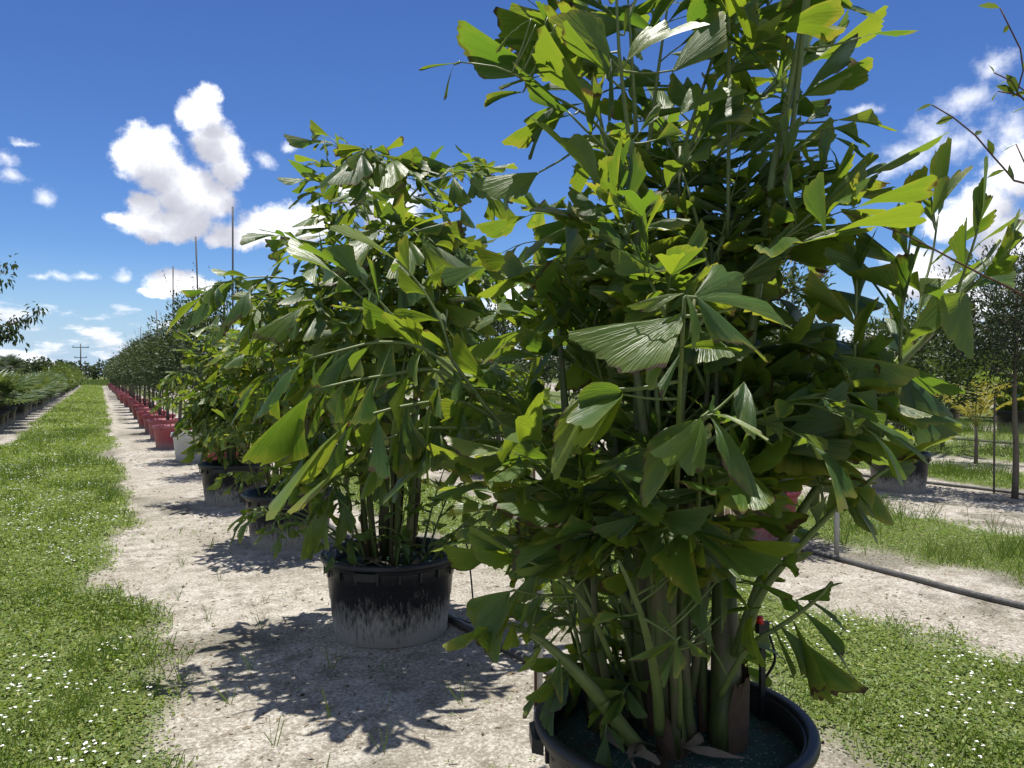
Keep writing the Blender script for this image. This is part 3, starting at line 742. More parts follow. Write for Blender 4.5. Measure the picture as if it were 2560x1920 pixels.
def pinna_leaves(rg, pts, n, ll, hang, term, out, start=0.12, wide=1.0, axis=None):
    """alternate leaflets along a branch and one broad fan at its end"""
    for i in range(n):
        s = start + (0.93 - start) * (i + rg.uniform(-.2, .2)) / max(1, n - 1) if n > 1 else .5
        p, t = sample(pts, min(max(s, 0), .97))
        up = Vector((0, 0, 1)); sd = t.cross(up)
        if sd.length < .15: sd = t.cross(Vector((math.cos(i), math.sin(i), .2)))
        sd.normalize(); sg = 1 if i % 2 else -1
        d = t * rg.uniform(.55, .95) + sd * sg * rg.uniform(.5, .95) + Vector((0, 0, -hang * rg.uniform(.6, 1.2)))
        d += Vector((rg.gauss(0, .26), rg.gauss(0, .26), rg.gauss(0, .26))); d.normalize()
        ow = Vector((p.x - axis[0], p.y - axis[1], 0)).normalized() * rg.uniform(-.1, .95) if axis else Vector()
        nn = Vector((0, 0, 1)) + ow + sd * sg * -.3 + Vector((rg.gauss(0, .38), rg.gauss(0, .38), rg.gauss(0, .25)))
        k = rg.choice((1, 2, 2, 2, 1, 1, 1, 3, 0, 0)); q = rg.randrange(len(KINDS[k]))
        L = ll * rg.uniform(.7, 1.2) * (0.8 + 0.4 * math.sin(math.pi * min(1, s + .1)))
        out.append((leaf_matrix(p, d, nn, L, rg.uniform(.6, 1.05) * wide), k, q))
    p, t = pts[-1], (pts[-1] - pts[-2]).normalized()
    d = (t + Vector((0, 0, -hang * .25))).normalized()
    ow = Vector((p.x - axis[0], p.y - axis[1], 0)).normalized() * rg.uniform(0, .8) if axis else Vector()
    out.append((leaf_matrix(p, d, ow + Vector((rg.gauss(0, .35), rg.gauss(0, .35), 1)), term * rg.uniform(.85, 1.1), rg.uniform(.75, 1.0) * wide), 3 if term > .24 or rg.random() < .65 else 2, rg.randrange(6)))

def gen_frond(rg, P0, az, el, L, droop, npin, pl, ll, hang, r0=.010, axis=None):
    """twice-divided frond: bare stalk, side branches, leaflets"""
    mb = MB(); out = []
    d0 = Vector((math.sin(az) * math.cos(el), math.cos(az) * math.cos(el), math.sin(el)))
    ra = curve(P0, d0, L, droop, 10)
    mb.tube(ra, np.linspace(r0, r0 * .3, len(ra)), 6)
    for i in range(npin):
        s = 0.34 + 0.60 * i / max(1, npin - 1) + rg.uniform(-.03, .03); p, t = sample(ra, min(s, .97))
        sd = t.cross(Vector((0, 0, 1)))
        if sd.length < .2: sd = Vector((math.cos(az), -math.sin(az), 0))
        sd.normalize(); sg = 1 if i % 2 else -1
        d = t * (0.55 + .5 * s) + sd * sg * (1.1 - .45 * s) + Vector((0, 0, rg.uniform(-.1, .25)))
        lp = pl * (0.65 + 0.5 * math.sin(math.pi * min(.95, s))) * rg.uniform(.8, 1.15)
        pp = curve(p, d, lp, droop * rg.uniform(.5, 1.0) + .15, 6)
        mb.tube(pp, np.linspace(r0 * .42, r0 * .2, len(pp)), 4)
        pinna_leaves(rg, pp, rg.choice((4, 5, 5, 6)), ll, hang, ll * 1.35, out, axis=axis)
    pe = curve(ra[-1], ra[-1] - ra[-2], pl * .6, droop * .6, 4)
    mb.tube(pe, np.linspace(r0 * .32, r0 * .18, len(pe)), 4)
    pinna_leaves(rg, pe, 4, ll, hang, ll * 1.5, out, axis=axis)
    return mb, out

def palm(name, x, y, label, fronds, stems, extra, lm, group=None):
    """thing > stem / frond > leaflet; the 300 leaflets that show most are objects, the rest one joined part"""
    zb = gzf(x, y) + 0.40
    root = empty(name, (x, y, zb), label, 'palm', group); off = Vector((x, y, zb))
    for mb, m, nm in stems: mb.build(nm, m, root, loc=-off)
    items = []
    for mb, lv in fronds:
        fo = mb.build('frond', MAT['rachis'], root, loc=-off)
        items += [(Mx, k, q, fo) for Mx, k, q in lv]
    # visibility of each leaflet from where the picture was taken, to choose which become objects
    V, Fc, own, base = [], [], [], 0
    for idx, (Mx, k, q, fo) in enumerate(items):
        v, f, uv, _ = KINDS[k][q]; A = np.array(Mx)
        w = v @ A[:3, :3].T + A[:3, 3]; V.append(w)
        for t in f:
            Fc.append(tuple(i + base for i in t)); own.append(idx)
        base += len(w)
    allv = np.concatenate(V)
    bvh = BVHTree.FromPolygons([tuple(p) for p in allv], Fc)
    score = []
    for idx, (Mx, k, q, fo) in enumerate(items):
        w = V[idx]; c = Vector(w[len(w) // 2]); dist = (c - CAM).length
        nrm = Vector(Mx.col[2][:3]).normalized(); face = .25 + abs(nrm.dot((c - CAM).normalized()))
        area = Mx.col[1].length * Mx.col[0].length * (.3, .5, .8, 1.2, .2, .2)[k] * face / dist ** 2
        hit = 0
        for j in (11, 22, 24, 29, 31, 33, 40):
            p = Vector(w[j]); dr = p - CAM; h = bvh.ray_cast(CAM, dr.normalized(), dr.length + .05)
            if h[2] is not None and own[h[2]] == idx: hit += 1
        score.append(area * (hit + .05))
    order = np.argsort(-np.array(score)); big = set(int(i) for i in order[:300])
    rest = []; ruv = []
    for idx, (Mx, k, q, fo) in enumerate(items):
        if idx in big:
            o = link('leaflet', leaf_data(k, q, MAT['dead'] if k == 5 else lm), fo); o.matrix_local = Mx
        else:
            rest.append(idx)
    if rest:
        vs, fs, uvs, n = [], [], [], 0
        for idx in rest:
            Mx, k, q, fo = items[idx]; v, f, uv, _ = KINDS[k][q]
            vs.append(V[idx]); uvs.append(uv); fs += [tuple(i + n for i in t) for t in f]; n += len(v)
        o = link('foliage', mesh('foliage', np.concatenate(vs), fs, True, np.concatenate(uvs), (lm,)), root, loc=-off)
        o['kind'] = 'stuff'
    for mb, m, nm in extra: mb.build(nm, m, root, loc=-off)
    return root

def frond_from(h, rg, axis):
    mb = MB(); out = []
    for pts, r0, r1, auto in h['b']:
        pp = resample(pts, 12 if len(pts) > 3 else 7)
        mb.tube(pp, np.linspace(r0, r1, len(pp)), 7)
        if auto: n, ll, hang, term = auto; pinna_leaves(rg, pp, n, ll, hang, term, out, .1, axis=axis)
    spine = [p for pts, r0, r1, auto in h['b'] for p in resample(pts, 24)]
    for b, t, w, k, up in h['l']:
        b, t = Vector(b), Vector(t); d = t - b
        near = min(spine, key=lambda p: (p - b).length + .5 * max(0, p.z - b.z))   # leaf stalk back to the branch
        if (near - b).length > .012:
            md = near.lerp(b, .5) + Vector((0, 0, -.04 * (near - b).length))
            mb.tube(resample([near, md, b + d * .02], 7), np.linspace(.0042, .0026, 8), 5)
        nn = Vector((-sn * .75 + .1, -cs * .75, .55 + up)) + Vector((rg.gauss(0, .12), rg.gauss(0, .12), 0))
        out.append((leaf_matrix(b, d, nn, d.length, w), k, rg.randrange(len(KINDS[k]))))
    return mb, out

# hand-placed fronds of the biggest palm and the shoots beside it (world metres)
HERO = [
 dict(b=[
  ([(1.548, 1.995, 0.789), (1.339, 2.056, 1.137), (1.17, 2.093, 1.359), (1.043, 2.118, 1.51), (0.957, 2.166, 1.645)], 0.013, 0.006, None),
  ([(1.159, 2.099, 1.371), (1.034, 2.087, 1.405), (0.918, 2.093, 1.387)], 0.006, 0.003, (5, 0.15, 1.1, 0.3)),
  ([(1.126, 2.117, 1.415), (1.01, 2.089, 1.437), (0.844, 2.087, 1.445), (0.76, 2.088, 1.43), (0.695, 2.1, 1.409)], 0.007, 0.003, (9, 0.18, 1.6, 0.31)),
  ([(1.084, 2.118, 1.46), (0.953, 2.098, 1.519), (0.808, 2.085, 1.516), (0.689, 2.081, 1.494), (0.606, 2.08, 1.469)], 0.007, 0.003, (10, 0.19, 1.8, 0.34)),
  ([(1.021, 2.13, 1.541), (0.89, 2.133, 1.614), (0.731, 2.128, 1.598), (0.628, 2.115, 1.583), (0.536, 2.119, 1.562)], 0.007, 0.003, (10, 0.19, 1.7, 0.27)),
  ([(0.989, 2.148, 1.584), (0.859, 2.151, 1.678), (0.727, 2.166, 1.696), (0.61, 2.172, 1.669), (0.524, 2.183, 1.645)], 0.006, 0.003, (9, 0.17, 1.2, 0.26)),
  ([(0.967, 2.159, 1.535), (0.87, 2.213, 1.682), (0.774, 2.267, 1.811), (0.709, 2.303, 1.891)], 0.006, 0.003, (8, 0.16, 0.15, 0.2)),
  ([(0.961, 2.186, 1.596), (0.841, 2.275, 1.721), (0.714, 2.368, 1.862), (0.65, 2.403, 1.924)], 0.006, 0.003, (8, 0.16, 0.1, 0.2)),
  ([(0.957, 2.166, 1.645), (0.933, 2.203, 1.77), (0.875, 2.259, 1.896), (0.821, 2.289, 1.959)], 0.005, 0.003, (8, 0.16, 0.0, 0.2)),
  ], l=[
  ]),
 dict(b=[
  ([(1.576, 1.89, 0.815), (1.455, 1.711, 1.241), (1.215, 1.418, 1.54), (1.104, 1.28, 1.666), (1.076, 1.24, 1.762)], 0.011, 0.004, None),
  ], l=[
  ((1.093, 1.231, 1.76), (1.302, 1.176, 1.828), 1.25, 3, -0.25),
  ((1.097, 1.229, 1.764), (1.17, 1.097, 1.641), 1.1, 2, -0.1),
  ((1.079, 1.238, 1.767), (1.064, 1.154, 1.669), 1.0, 1, -0.4),
  ((1.075, 1.241, 1.77), (0.957, 1.259, 1.75), 0.9, 1, 0.1),
  ((1.09, 1.255, 1.724), (0.86, 1.263, 1.609), 1.25, 3, 0.0),
  ((1.09, 1.255, 1.732), (0.956, 1.235, 1.63), 1.1, 2, -0.1),
  ((1.214, 1.222, 1.748), (1.376, 1.22, 1.75), 1.1, 2, -0.1),
  ((1.103, 1.281, 1.658), (1.185, 1.18, 1.664), 0.8, 1, 0.2),
  ((1.119, 1.3, 1.65), (1.023, 1.266, 1.564), 0.8, 1, 0.1),
  ((1.069, 1.44, 1.556), (0.857, 1.378, 1.517), 1.1, 2, -0.1),
  ((1.012, 1.471, 1.569), (0.849, 1.381, 1.446), 0.8, 2, -0.2),
  ((1.069, 1.44, 1.565), (0.91, 1.382, 1.434), 0.7, 1, -0.3),
  ]),
 dict(b=[
  ([(1.618, 1.845, 0.896), (1.51, 1.681, 1.241), (1.366, 1.505, 1.412), (1.262, 1.392, 1.5)], 0.01, 0.004, None),
  ], l=[
  ((1.26, 1.393, 1.497), (1.137, 1.248, 1.397), 1.2, 3, -0.6),
  ((1.279, 1.383, 1.502), (1.254, 1.196, 1.4), 0.8, 2, 0.1),
  ((1.283, 1.381, 1.507), (1.285, 1.181, 1.503), 0.8, 1, 0.2),
  ((1.275, 1.385, 1.512), (1.471, 1.508, 1.576), 0.8, 1, 0.2),
  ((1.267, 1.418, 1.491), (1.062, 1.328, 1.397), 1.0, 2, -0.2),
  ((1.388, 1.382, 1.582), (1.3, 1.258, 1.525), 1.0, 2, -0.4),
  ]),
 dict(b=[
  ([(1.749, 1.772, 0.721), (1.796, 1.727, 0.939), (1.879, 1.662, 1.142), (1.955, 1.601, 1.304), (2.025, 1.543, 1.463), (2.103, 1.48, 1.626), (2.18, 1.418, 1.727), (2.255, 1.357, 1.867), (2.328, 1.308, 1.995)], 0.02, 0.006, None),
  ([(2.014, 1.549, 1.451), (1.992, 1.54, 1.584), (1.979, 1.526, 1.727), (1.967, 1.512, 1.891)], 0.006, 0.003, (7, 0.2, -0.6, 0.18)),
  ([(2.114, 1.475, 1.638), (2.09, 1.455, 1.738), (2.072, 1.432, 1.876), (2.068, 1.413, 1.99)], 0.006, 0.003, (7, 0.2, -0.6, 0.2)),
  ([(2.18, 1.418, 1.727), (2.154, 1.342, 1.803), (2.145, 1.291, 1.921), (2.14, 1.261, 2.005)], 0.005, 0.003, (6, 0.17, -0.5, 0.19)),
  ([(2.228, 1.37, 1.826), (2.235, 1.299, 1.883), (2.264, 1.228, 1.966), (2.269, 1.169, 2.012)], 0.005, 0.003, (6, 0.17, -0.2, 0.2)),
  ([(2.147, 1.446, 1.68), (2.205, 1.473, 1.816), (2.296, 1.495, 1.971), (2.332, 1.5, 2.1)], 0.005, 0.003, (6, 0.18, -0.5, 0.24)),
  ([(2.048, 1.52, 1.512), (2.195, 1.545, 1.646), (2.341, 1.536, 1.788), (2.437, 1.532, 1.909)], 0.005, 0.003, (6, 0.18, -0.3, 0.2)),
  ], l=[
  ((2.195, 1.32, 1.831), (2.07, 1.295, 1.707), 1.5, 3, -0.7),
  ((1.954, 1.557, 1.381), (1.995, 1.421, 1.344), 0.8, 2, 0.3),
  ((1.975, 1.545, 1.333), (1.999, 1.417, 1.173), 1.1, 2, 0.1),
  ((2.201, 1.434, 2.076), (2.256, 1.384, 2.238), 1.0, 2, 0.4),
  ((2.201, 1.434, 2.076), (2.14, 1.445, 2.155), 1.0, 2, 0.4),
  ]),
 dict(b=[
  ([(1.724, 1.729, 0.74), (1.741, 1.666, 0.938), (1.796, 1.581, 1.087), (1.833, 1.506, 1.19), (1.864, 1.445, 1.265), (1.899, 1.359, 1.345)], 0.016, 0.005, (9, 0.17, 0.5, 0.22)),
  ([(1.833, 1.506, 1.19), (1.818, 1.516, 1.299), (1.819, 1.517, 1.39)], 0.005, 0.003, (5, 0.16, -0.4, 0.2)),
  ], l=[
  ((1.821, 1.457, 1.261), (1.861, 1.355, 1.196), 0.9, 2, 0.2),
  ((1.816, 1.46, 1.294), (1.913, 1.349, 1.176), 1.0, 2, 0.1),
  ]),
 dict(b=[
  ([(1.471, 1.895, 0.431), (1.318, 1.912, 0.636), (1.196, 1.923, 0.769), (1.089, 1.925, 0.857), (0.98, 1.927, 0.896)], 0.031, 0.005, None),
  ([(1.099, 1.919, 0.851), (1.049, 1.924, 0.886), (0.966, 1.912, 0.891)], 0.005, 0.003, (5, 0.12, 0.3, 0.15)),
  ], l=[
  ((1.191, 1.914, 0.773), (1.151, 1.866, 0.657), 0.8, 2, -0.3),
  ((1.059, 1.919, 0.875), (1.1, 1.898, 0.978), 0.9, 2, 0.1),
  ((1.135, 1.911, 0.818), (1.049, 1.9, 0.756), 0.7, 1, 0.1),
  ]),
 dict(b=[
  ([(1.408, 1.956, 0.709), (1.298, 1.927, 0.896), (1.177, 1.914, 1.011), (1.07, 1.915, 1.07), (1.021, 1.919, 1.063)], 0.01, 0.004, None),
  ([(1.255, 1.927, 0.938), (1.151, 1.916, 0.955), (1.035, 1.91, 0.989)], 0.005, 0.003, None),
  ], l=[
  ((1.025, 1.916, 0.986), (0.884, 1.899, 0.864), 1.3, 3, -0.2),
  ((1.055, 1.911, 0.986), (0.952, 1.885, 0.846), 0.5, 0, -0.3),
  ((1.12, 1.91, 0.961), (1.04, 1.884, 0.888), 1.0, 2, 0.0),
  ((1.06, 1.921, 1.07), (0.891, 1.922, 1.116), 1.1, 3, 0.2),
  ((1.05, 1.926, 1.07), (0.914, 1.933, 1.162), 0.9, 2, 0.2),
  ((1.121, 1.911, 1.042), (1.01, 1.9, 0.944), 0.8, 2, -0.1),
  ((1.235, 1.941, 1.129), (1.07, 1.914, 0.978), 1.0, 3, -0.2),
  ((1.287, 1.889, 1.05), (1.04, 1.908, 1.029), 0.5, 1, 0.4),
  ((1.352, 1.879, 1.165), (1.131, 1.884, 1.15), 1.1, 3, 0.1),
  ((1.291, 1.855, 1.198), (1.165, 1.819, 1.034), 0.45, 0, -0.3),
  ((1.302, 1.849, 1.192), (1.225, 1.809, 1.04), 0.4, 0, -0.3),
  ((1.371, 1.845, 1.121), (1.362, 1.757, 0.978), 0.7, 1, -0.4),
  ]),
 dict(b=[
  ([(1.507, 1.843, 0.507), (1.433, 1.772, 0.706), (1.341, 1.711, 0.902), (1.26, 1.677, 1.044), (1.218, 1.666, 1.106)], 0.02, 0.005, None),
  ([(1.325, 1.708, 0.928), (1.345, 1.629, 0.909), (1.353, 1.59, 0.892)], 0.005, 0.003, None),
  ([(1.527, 1.776, 0.542), (1.462, 1.7, 0.726), (1.36, 1.598, 0.889)], 0.008, 0.004, None),
  ], l=[
  ((1.353, 1.59, 0.892), (1.211, 1.586, 0.854), 0.7, 2, 0.3),
  ((1.353, 1.59, 0.887), (1.32, 1.527, 0.824), 1.0, 2, -0.5),
  ((1.349, 1.593, 0.881), (1.292, 1.565, 0.784), 0.6, 1, -0.4),
  ((1.353, 1.59, 0.903), (1.288, 1.593, 0.976), 0.7, 1, 0.1),
  ((1.363, 1.585, 0.903), (1.393, 1.511, 0.868), 0.7, 1, 0.1),
  ((1.262, 1.697, 0.941), (1.149, 1.667, 0.987), 0.9, 2, 0.3),
  ((1.454, 1.593, 0.875), (1.472, 1.491, 0.818), 0.6, 1, 0.1),
  ((1.421, 1.67, 1.059), (1.494, 1.575, 1.148), 0.5, 1, 0.3),
  ((1.421, 1.67, 1.059), (1.474, 1.584, 1.05), 0.5, 1, 0.3),
  ((1.42, 1.67, 1.048), (1.372, 1.663, 1.155), 0.7, 1, 0.1),
  ((1.469, 1.642, 0.981), (1.488, 1.6, 1.089), 0.8, 2, 0.1),
  ((1.528, 1.61, 0.925), (1.58, 1.526, 0.995), 0.9, 2, 0.2),
  ((1.529, 1.611, 1.037), (1.507, 1.542, 0.903), 0.6, 1, -0.3),
  ]),
 dict(b=[
  ([(1.669, 1.757, 0.617), (1.671, 1.645, 0.8), (1.725, 1.56, 0.886), (1.765, 1.483, 0.97), (1.78, 1.442, 1.028)], 0.01, 0.005, None),
  ], l=[
  ((1.715, 1.566, 0.88), (1.79, 1.409, 0.691), 0.9, 2, -0.1),
  ((1.745, 1.55, 0.903), (1.758, 1.449, 0.691), 0.6, 0, -0.2),
  ((1.76, 1.52, 0.927), (1.838, 1.384, 0.776), 0.8, 1, 0.0),
  ((1.77, 1.515, 0.961), (1.81, 1.401, 0.919), 0.7, 1, 0.3),
  ((1.695, 1.577, 0.886), (1.691, 1.486, 0.758), 0.6, 0, -0.2),
  ((1.756, 1.545, 0.955), (1.773, 1.423, 1.039), 0.6, 1, 0.3),
  ]),
 dict(b=[
  ([(1.62, 1.966, 1.518), (1.556, 1.948, 1.826), (1.493, 1.929, 2.071), (1.447, 1.91, 2.26), (1.409, 1.899, 2.434), (1.376, 1.885, 2.603), (1.36, 1.874, 2.784)], 0.012, 0.004, None),
  ([(1.493, 1.929, 2.071), (1.566, 1.846, 2.211), (1.622, 1.783, 2.337)], 0.005, 0.003, (4, 0.16, -0.3, 0.2)),
  ([(1.447, 1.91, 2.223), (1.305, 1.919, 2.315), (1.232, 1.937, 2.38)], 0.005, 0.003, (4, 0.17, 0.2, 0.2)),
  ], l=[
  ((1.4, 1.872, 2.543), (1.507, 1.76, 2.721), 1.15, 3, 0.3),
  ((1.531, 1.823, 2.515), (1.679, 1.724, 2.734), 1.2, 3, 0.3),
  ((1.558, 1.818, 2.391), (1.667, 1.727, 2.507), 1.35, 3, 0.1),
  ((1.392, 1.877, 2.615), (1.412, 1.845, 2.748), 0.8, 1, 0.1),
  ((1.36, 1.893, 2.543), (1.238, 1.904, 2.71), 1.3, 3, 0.2),
  ((1.359, 1.893, 2.483), (1.191, 1.917, 2.623), 0.9, 2, 0.2),
  ((1.315, 1.892, 2.356), (1.099, 1.92, 2.57), 0.9, 2, 0.5),
  ((1.354, 1.896, 2.567), (1.314, 1.824, 2.36), 0.5, 0, -0.5),
  ((1.493, 1.929, 2.121), (1.559, 1.837, 2.172), 1.2, 3, 0.2),
  ((1.42, 1.914, 2.318), (1.284, 1.929, 2.195), 0.8, 2, 0.3),
  ((1.5, 1.86, 2.315), (1.58, 1.772, 2.351), 0.9, 2, 0.3),
  ((1.168, 1.992, 2.207), (0.979, 2.002, 2.134), 1.1, 3, 0.3),
  ((1.457, 1.883, 2.34), (1.485, 1.824, 2.423), 0.9, 2, 0.1),
  ]),
 dict(b=[
  ([(1.447, 1.91, 2.235), (1.317, 1.936, 2.37), (1.222, 1.966, 2.423), (1.138, 1.989, 2.461), (1.046, 2.016, 2.503), (0.938, 2.063, 2.516)], 0.006, 0.002, None),
  ], l=[
  ((0.938, 2.063, 2.516), (0.825, 2.089, 2.484), 0.28, 4, 0.6),
  ((0.922, 2.071, 2.51), (0.88, 2.059, 2.413), 0.22, 5, -0.5),
  ((1.112, 1.991, 2.436), (0.979, 1.982, 2.389), 0.3, 4, 0.5),
  ((1.222, 1.966, 2.405), (1.067, 1.957, 2.302), 0.8, 2, 0.4),
  ((1.264, 1.943, 2.381), (1.03, 2.011, 2.346), 0.6, 1, 0.5),
  ((1.135, 1.959, 2.628), (1.073, 1.933, 2.473), 0.25, 5, -0.5),
  ((1.166, 1.942, 2.651), (1.113, 1.911, 2.444), 0.25, 0, -0.5),
  ((1.186, 1.931, 2.628), (1.134, 1.9, 2.485), 0.3, 0, -0.5),
  ((1.124, 1.964, 2.645), (1.003, 1.972, 2.565), 0.25, 4, 0.2),
  ]),
 dict(b=[
  ([(1.862, 1.838, 1.648), (1.881, 1.798, 1.982), (1.901, 1.768, 2.26), (1.926, 1.735, 2.469), (1.952, 1.712, 2.655), (1.971, 1.682, 2.871)], 0.016, 0.012, None),
  ([(1.904, 1.786, 1.982), (1.927, 1.743, 2.257), (1.94, 1.716, 2.466), (1.948, 1.692, 2.696)], 0.009, 0.008, None),
  ([(1.936, 1.757, 1.968), (1.908, 1.73, 2.214), (1.902, 1.713, 2.396), (1.9, 1.715, 2.471)], 0.007, 0.003, None),
  ([(1.807, 1.873, 2.039), (1.797, 1.861, 2.423), (1.785, 1.85, 2.852)], 0.007, 0.006, None),
  ], l=[
  ((1.925, 1.679, 2.458), (2.082, 1.552, 2.718), 0.55, 2, 0.2),
  ((1.93, 1.676, 2.464), (2.038, 1.573, 2.541), 0.9, 2, 0.3),
  ((2.084, 1.595, 2.644), (2.218, 1.501, 2.705), 0.55, 1, 0.4),
  ((2.019, 1.676, 2.617), (2.085, 1.619, 2.734), 0.6, 1, 0.3),
  ((1.881, 1.702, 2.47), (1.726, 1.767, 2.727), 0.22, 4, 0.2),
  ((1.875, 1.705, 2.452), (1.793, 1.727, 2.487), 1.0, 2, 0.2),
  ((1.88, 1.701, 2.352), (1.86, 1.69, 2.42), 1.3, 3, 0.1),
  ((1.885, 1.697, 2.241), (1.881, 1.679, 2.401), 0.9, 2, 0.1),
  ((1.93, 1.675, 2.377), (1.995, 1.618, 2.457), 1.1, 2, 0.3),
  ((1.989, 1.664, 2.221), (1.978, 1.626, 2.371), 0.9, 2, 0.1),
  ((1.967, 1.676, 2.234), (1.929, 1.674, 2.315), 1.0, 2, 0.1),
  ((2.034, 1.642, 2.396), (2.179, 1.518, 2.371), 0.35, 2, 0.6),
  ((2.023, 1.647, 2.371), (2.108, 1.555, 2.328), 0.5, 2, 0.5),
  ((2.023, 1.647, 2.346), (2.097, 1.561, 2.26), 0.5, 1, 0.4),
  ((2.017, 1.65, 2.309), (2.053, 1.583, 2.199), 0.6, 2, 0.3),
  ((2.022, 1.646, 2.271), (2.053, 1.582, 2.113), 0.5, 1, 0.0),
  ((1.879, 1.724, 2.321), (1.708, 1.773, 2.494), 0.8, 2, 0.3),
  ((1.89, 1.718, 2.321), (1.799, 1.747, 2.514), 0.9, 2, 0.3),
  ]),
]
SHOOTS = [
 [(2.207, 1.09, 2.076), (2.07, 1.164, 2.154), (1.997, 1.205, 2.243), (1.915, 1.25, 2.303)],
 [(2.251, 1.061, 1.743), (2.123, 1.131, 1.81), (2.014, 1.191, 1.868), (1.858, 1.276, 1.961), (1.712, 1.356, 2.024)],
 [(2.309, 1.151, 2.297), (2.233, 1.195, 2.472), (2.176, 1.227, 2.603)],
 [(2.367, 1.12, 2.264), (2.233, 1.194, 2.382), (2.161, 1.233, 2.426)],
 [(2.367, 1.12, 2.297), (2.233, 1.193, 2.359), (2.17, 1.227, 2.375)],
 [(2.307, 1.033, 1.847), (2.18, 1.104, 2.034), (2.16, 1.174, 2.216)],
]

# ------------------------------------------------------------------ the four fishtail palms
def stem_mb(p0, p1, bend, r0, r1, n=9):
    p0, p1 = Vector(p0), Vector(p1); md = p0.lerp(p1, .5) + Vector(bend)
    pts = [p0.lerp(md, t).lerp(md.lerp(p1, t), t) for t in np.linspace(0, 1, n)]
    rad = np.linspace(r0, r1, n); rad[0] *= 1.12
    return MB().tube(pts, rad, 10), pts

def random_palm(rg, x, y, nst, nfr, zlo, zhi, reach, ll, pl, azok=None, stem_r=.03, el=(30, 84), spread=.2):
    z0 = gzf(x, y) + .40
    stems, tops = [], []
    for i in range(nst):
        a = i * 2.4 + rg.uniform(-.4, .4); r = spread * math.sqrt((i + .5) / nst)
        b = Vector((x + r * math.cos(a), y + r * math.sin(a), z0))
        hgt = zlo + (zhi - zlo) * rg.uniform(.35, 1.0) ** 1.0
        t = b + Vector((math.cos(a) * .16 * rg.random(), math.sin(a) * .16 * rg.random(), hgt - z0))
        rr = stem_r * rg.uniform(.6, 1.15)
        mb, pts = stem_mb(b, t, (rg.gauss(0, .07), rg.gauss(0, .07), 0), rr, rr * .35)
        stems.append((mb, MAT['stem'], 'stem')); tops.append(pts)
        if i % 2: stems.append(sheath(rg, pts, rr, .02, rg.uniform(.12, .3)))
    fr = []
    for i in range(nfr):
        pts = tops[i % nst]; s = rg.uniform(.45, 1.0); p, _ = sample(pts, s)
        for _try in range(30):
            az = rg.uniform(0, 2 * math.pi); k = 1.0 if azok is None else azok(az, p.z)
            if k: break
        f = (p.z - z0) / max(.1, zhi - z0)
        e = R(rg.uniform(*el) * (.75 + .35 * f)); e = min(max(e, R(58) if k < .5 else 0), R(86))
        L = reach * rg.uniform(.75, 1.15) * k
        fr.append(gen_frond(rg, p, az, e, L, rg.uniform(.7, 1.7) * (1.15 - .45 * f) * (.4 if k < .6 else 1), rg.choice((5, 6, 7)), pl * (.5 + .5 * k), ll * rg.uniform(.85, 1.15), rg.uniform(-.5, .45), .009, (x, y)))
    return stems, fr

def small_shoots(rg, x, y, n, ll, skip=()):
    z0 = gzf(x, y) + .40; fr = []
    for i in range(n):
        a = rg.uniform(0, 2 * math.pi); r = .08 + .2 * rg.random()
        while skip and skip[0] < math.degrees(a) < skip[1]: a = rg.uniform(0, 2 * math.pi)
        p = Vector((x + r * math.sin(a), y + r * math.cos(a), z0))
        fr.append(gen_frond(rg, p, a + rg.gauss(0, .4), R(rg.uniform(50, 80)), rg.uniform(.4, .8), rg.uniform(.5, 1.4), rg.choice((3, 4, 4)), .2, ll * rg.uniform(.8, 1.1), rg.uniform(-.1, .5), .010, (x, y)))
    return fr

def sheath(rg, pts, r, s0, s1):
    """dry fibrous leaf base wrapped part way round a stem, ragged on top"""
    mb = MB(); n = 9; vs = []; a0 = rg.uniform(0, 6.28); w = rg.uniform(2.6, 4.6)
    for j in range(5):
        for i in range(n):
            s = s0 + (s1 - s0) * j / 4 * (1 + (rg.uniform(-.25, .35) if j == 4 else 0)); p, t = sample(pts, min(.98, s))
            a = a0 + w * i / (n - 1) * (1 - .1 * j); q = r * (1.10 + .05 * j + rg.uniform(0, .10))
            vs.append((p.x + q * math.cos(a), p.y + q * math.sin(a), p.z))
    mb.add(vs, [(j * n + i, j * n + i + 1, (j + 1) * n + i + 1, (j + 1) * n + i) for j in range(4) for i in range(n - 1)])
    return (mb, MAT['fibre'], 'leaf_sheath')

def debris(rg, x, y):
    """dry sheaths curling round the stem bases"""
    out = []; z0 = gzf(x, y) + .44
    for i in range(14):
        a = rg.uniform(0, 6.28); r = rg.uniform(.08, .26); p = Vector((x + r * math.cos(a), y + r * math.sin(a), z0 + .005))
        n = 7; L = rg.uniform(.10, .2); b = rg.uniform(0, 6.28); vs, fs = [], []
        for j in range(n):
            t = j / (n - 1); w = .018 * math.sin(math.pi * min(.98, t + .08)) + .002
            q = p + Vector((math.cos(b + t * 1.2), math.sin(b + t * 1.2), 0)) * L * t + Vector((0, 0, .022 * math.sin(t * 3.1) + .004))
            s = Vector((-math.sin(b + t), math.cos(b + t), .35 * math.sin(4 * t + i))) * w
            vs += [q - s, q + s + Vector((0, 0, w * .25))]
        fs = [(2 * j, 2 * j + 1, 2 * j + 3, 2 * j + 2) for j in range(n - 1)]
        mb = MB(); mb.add([tuple(v) for v in vs], fs); out.append((mb, MAT['dead'], 'dry_leaf'))
    return out

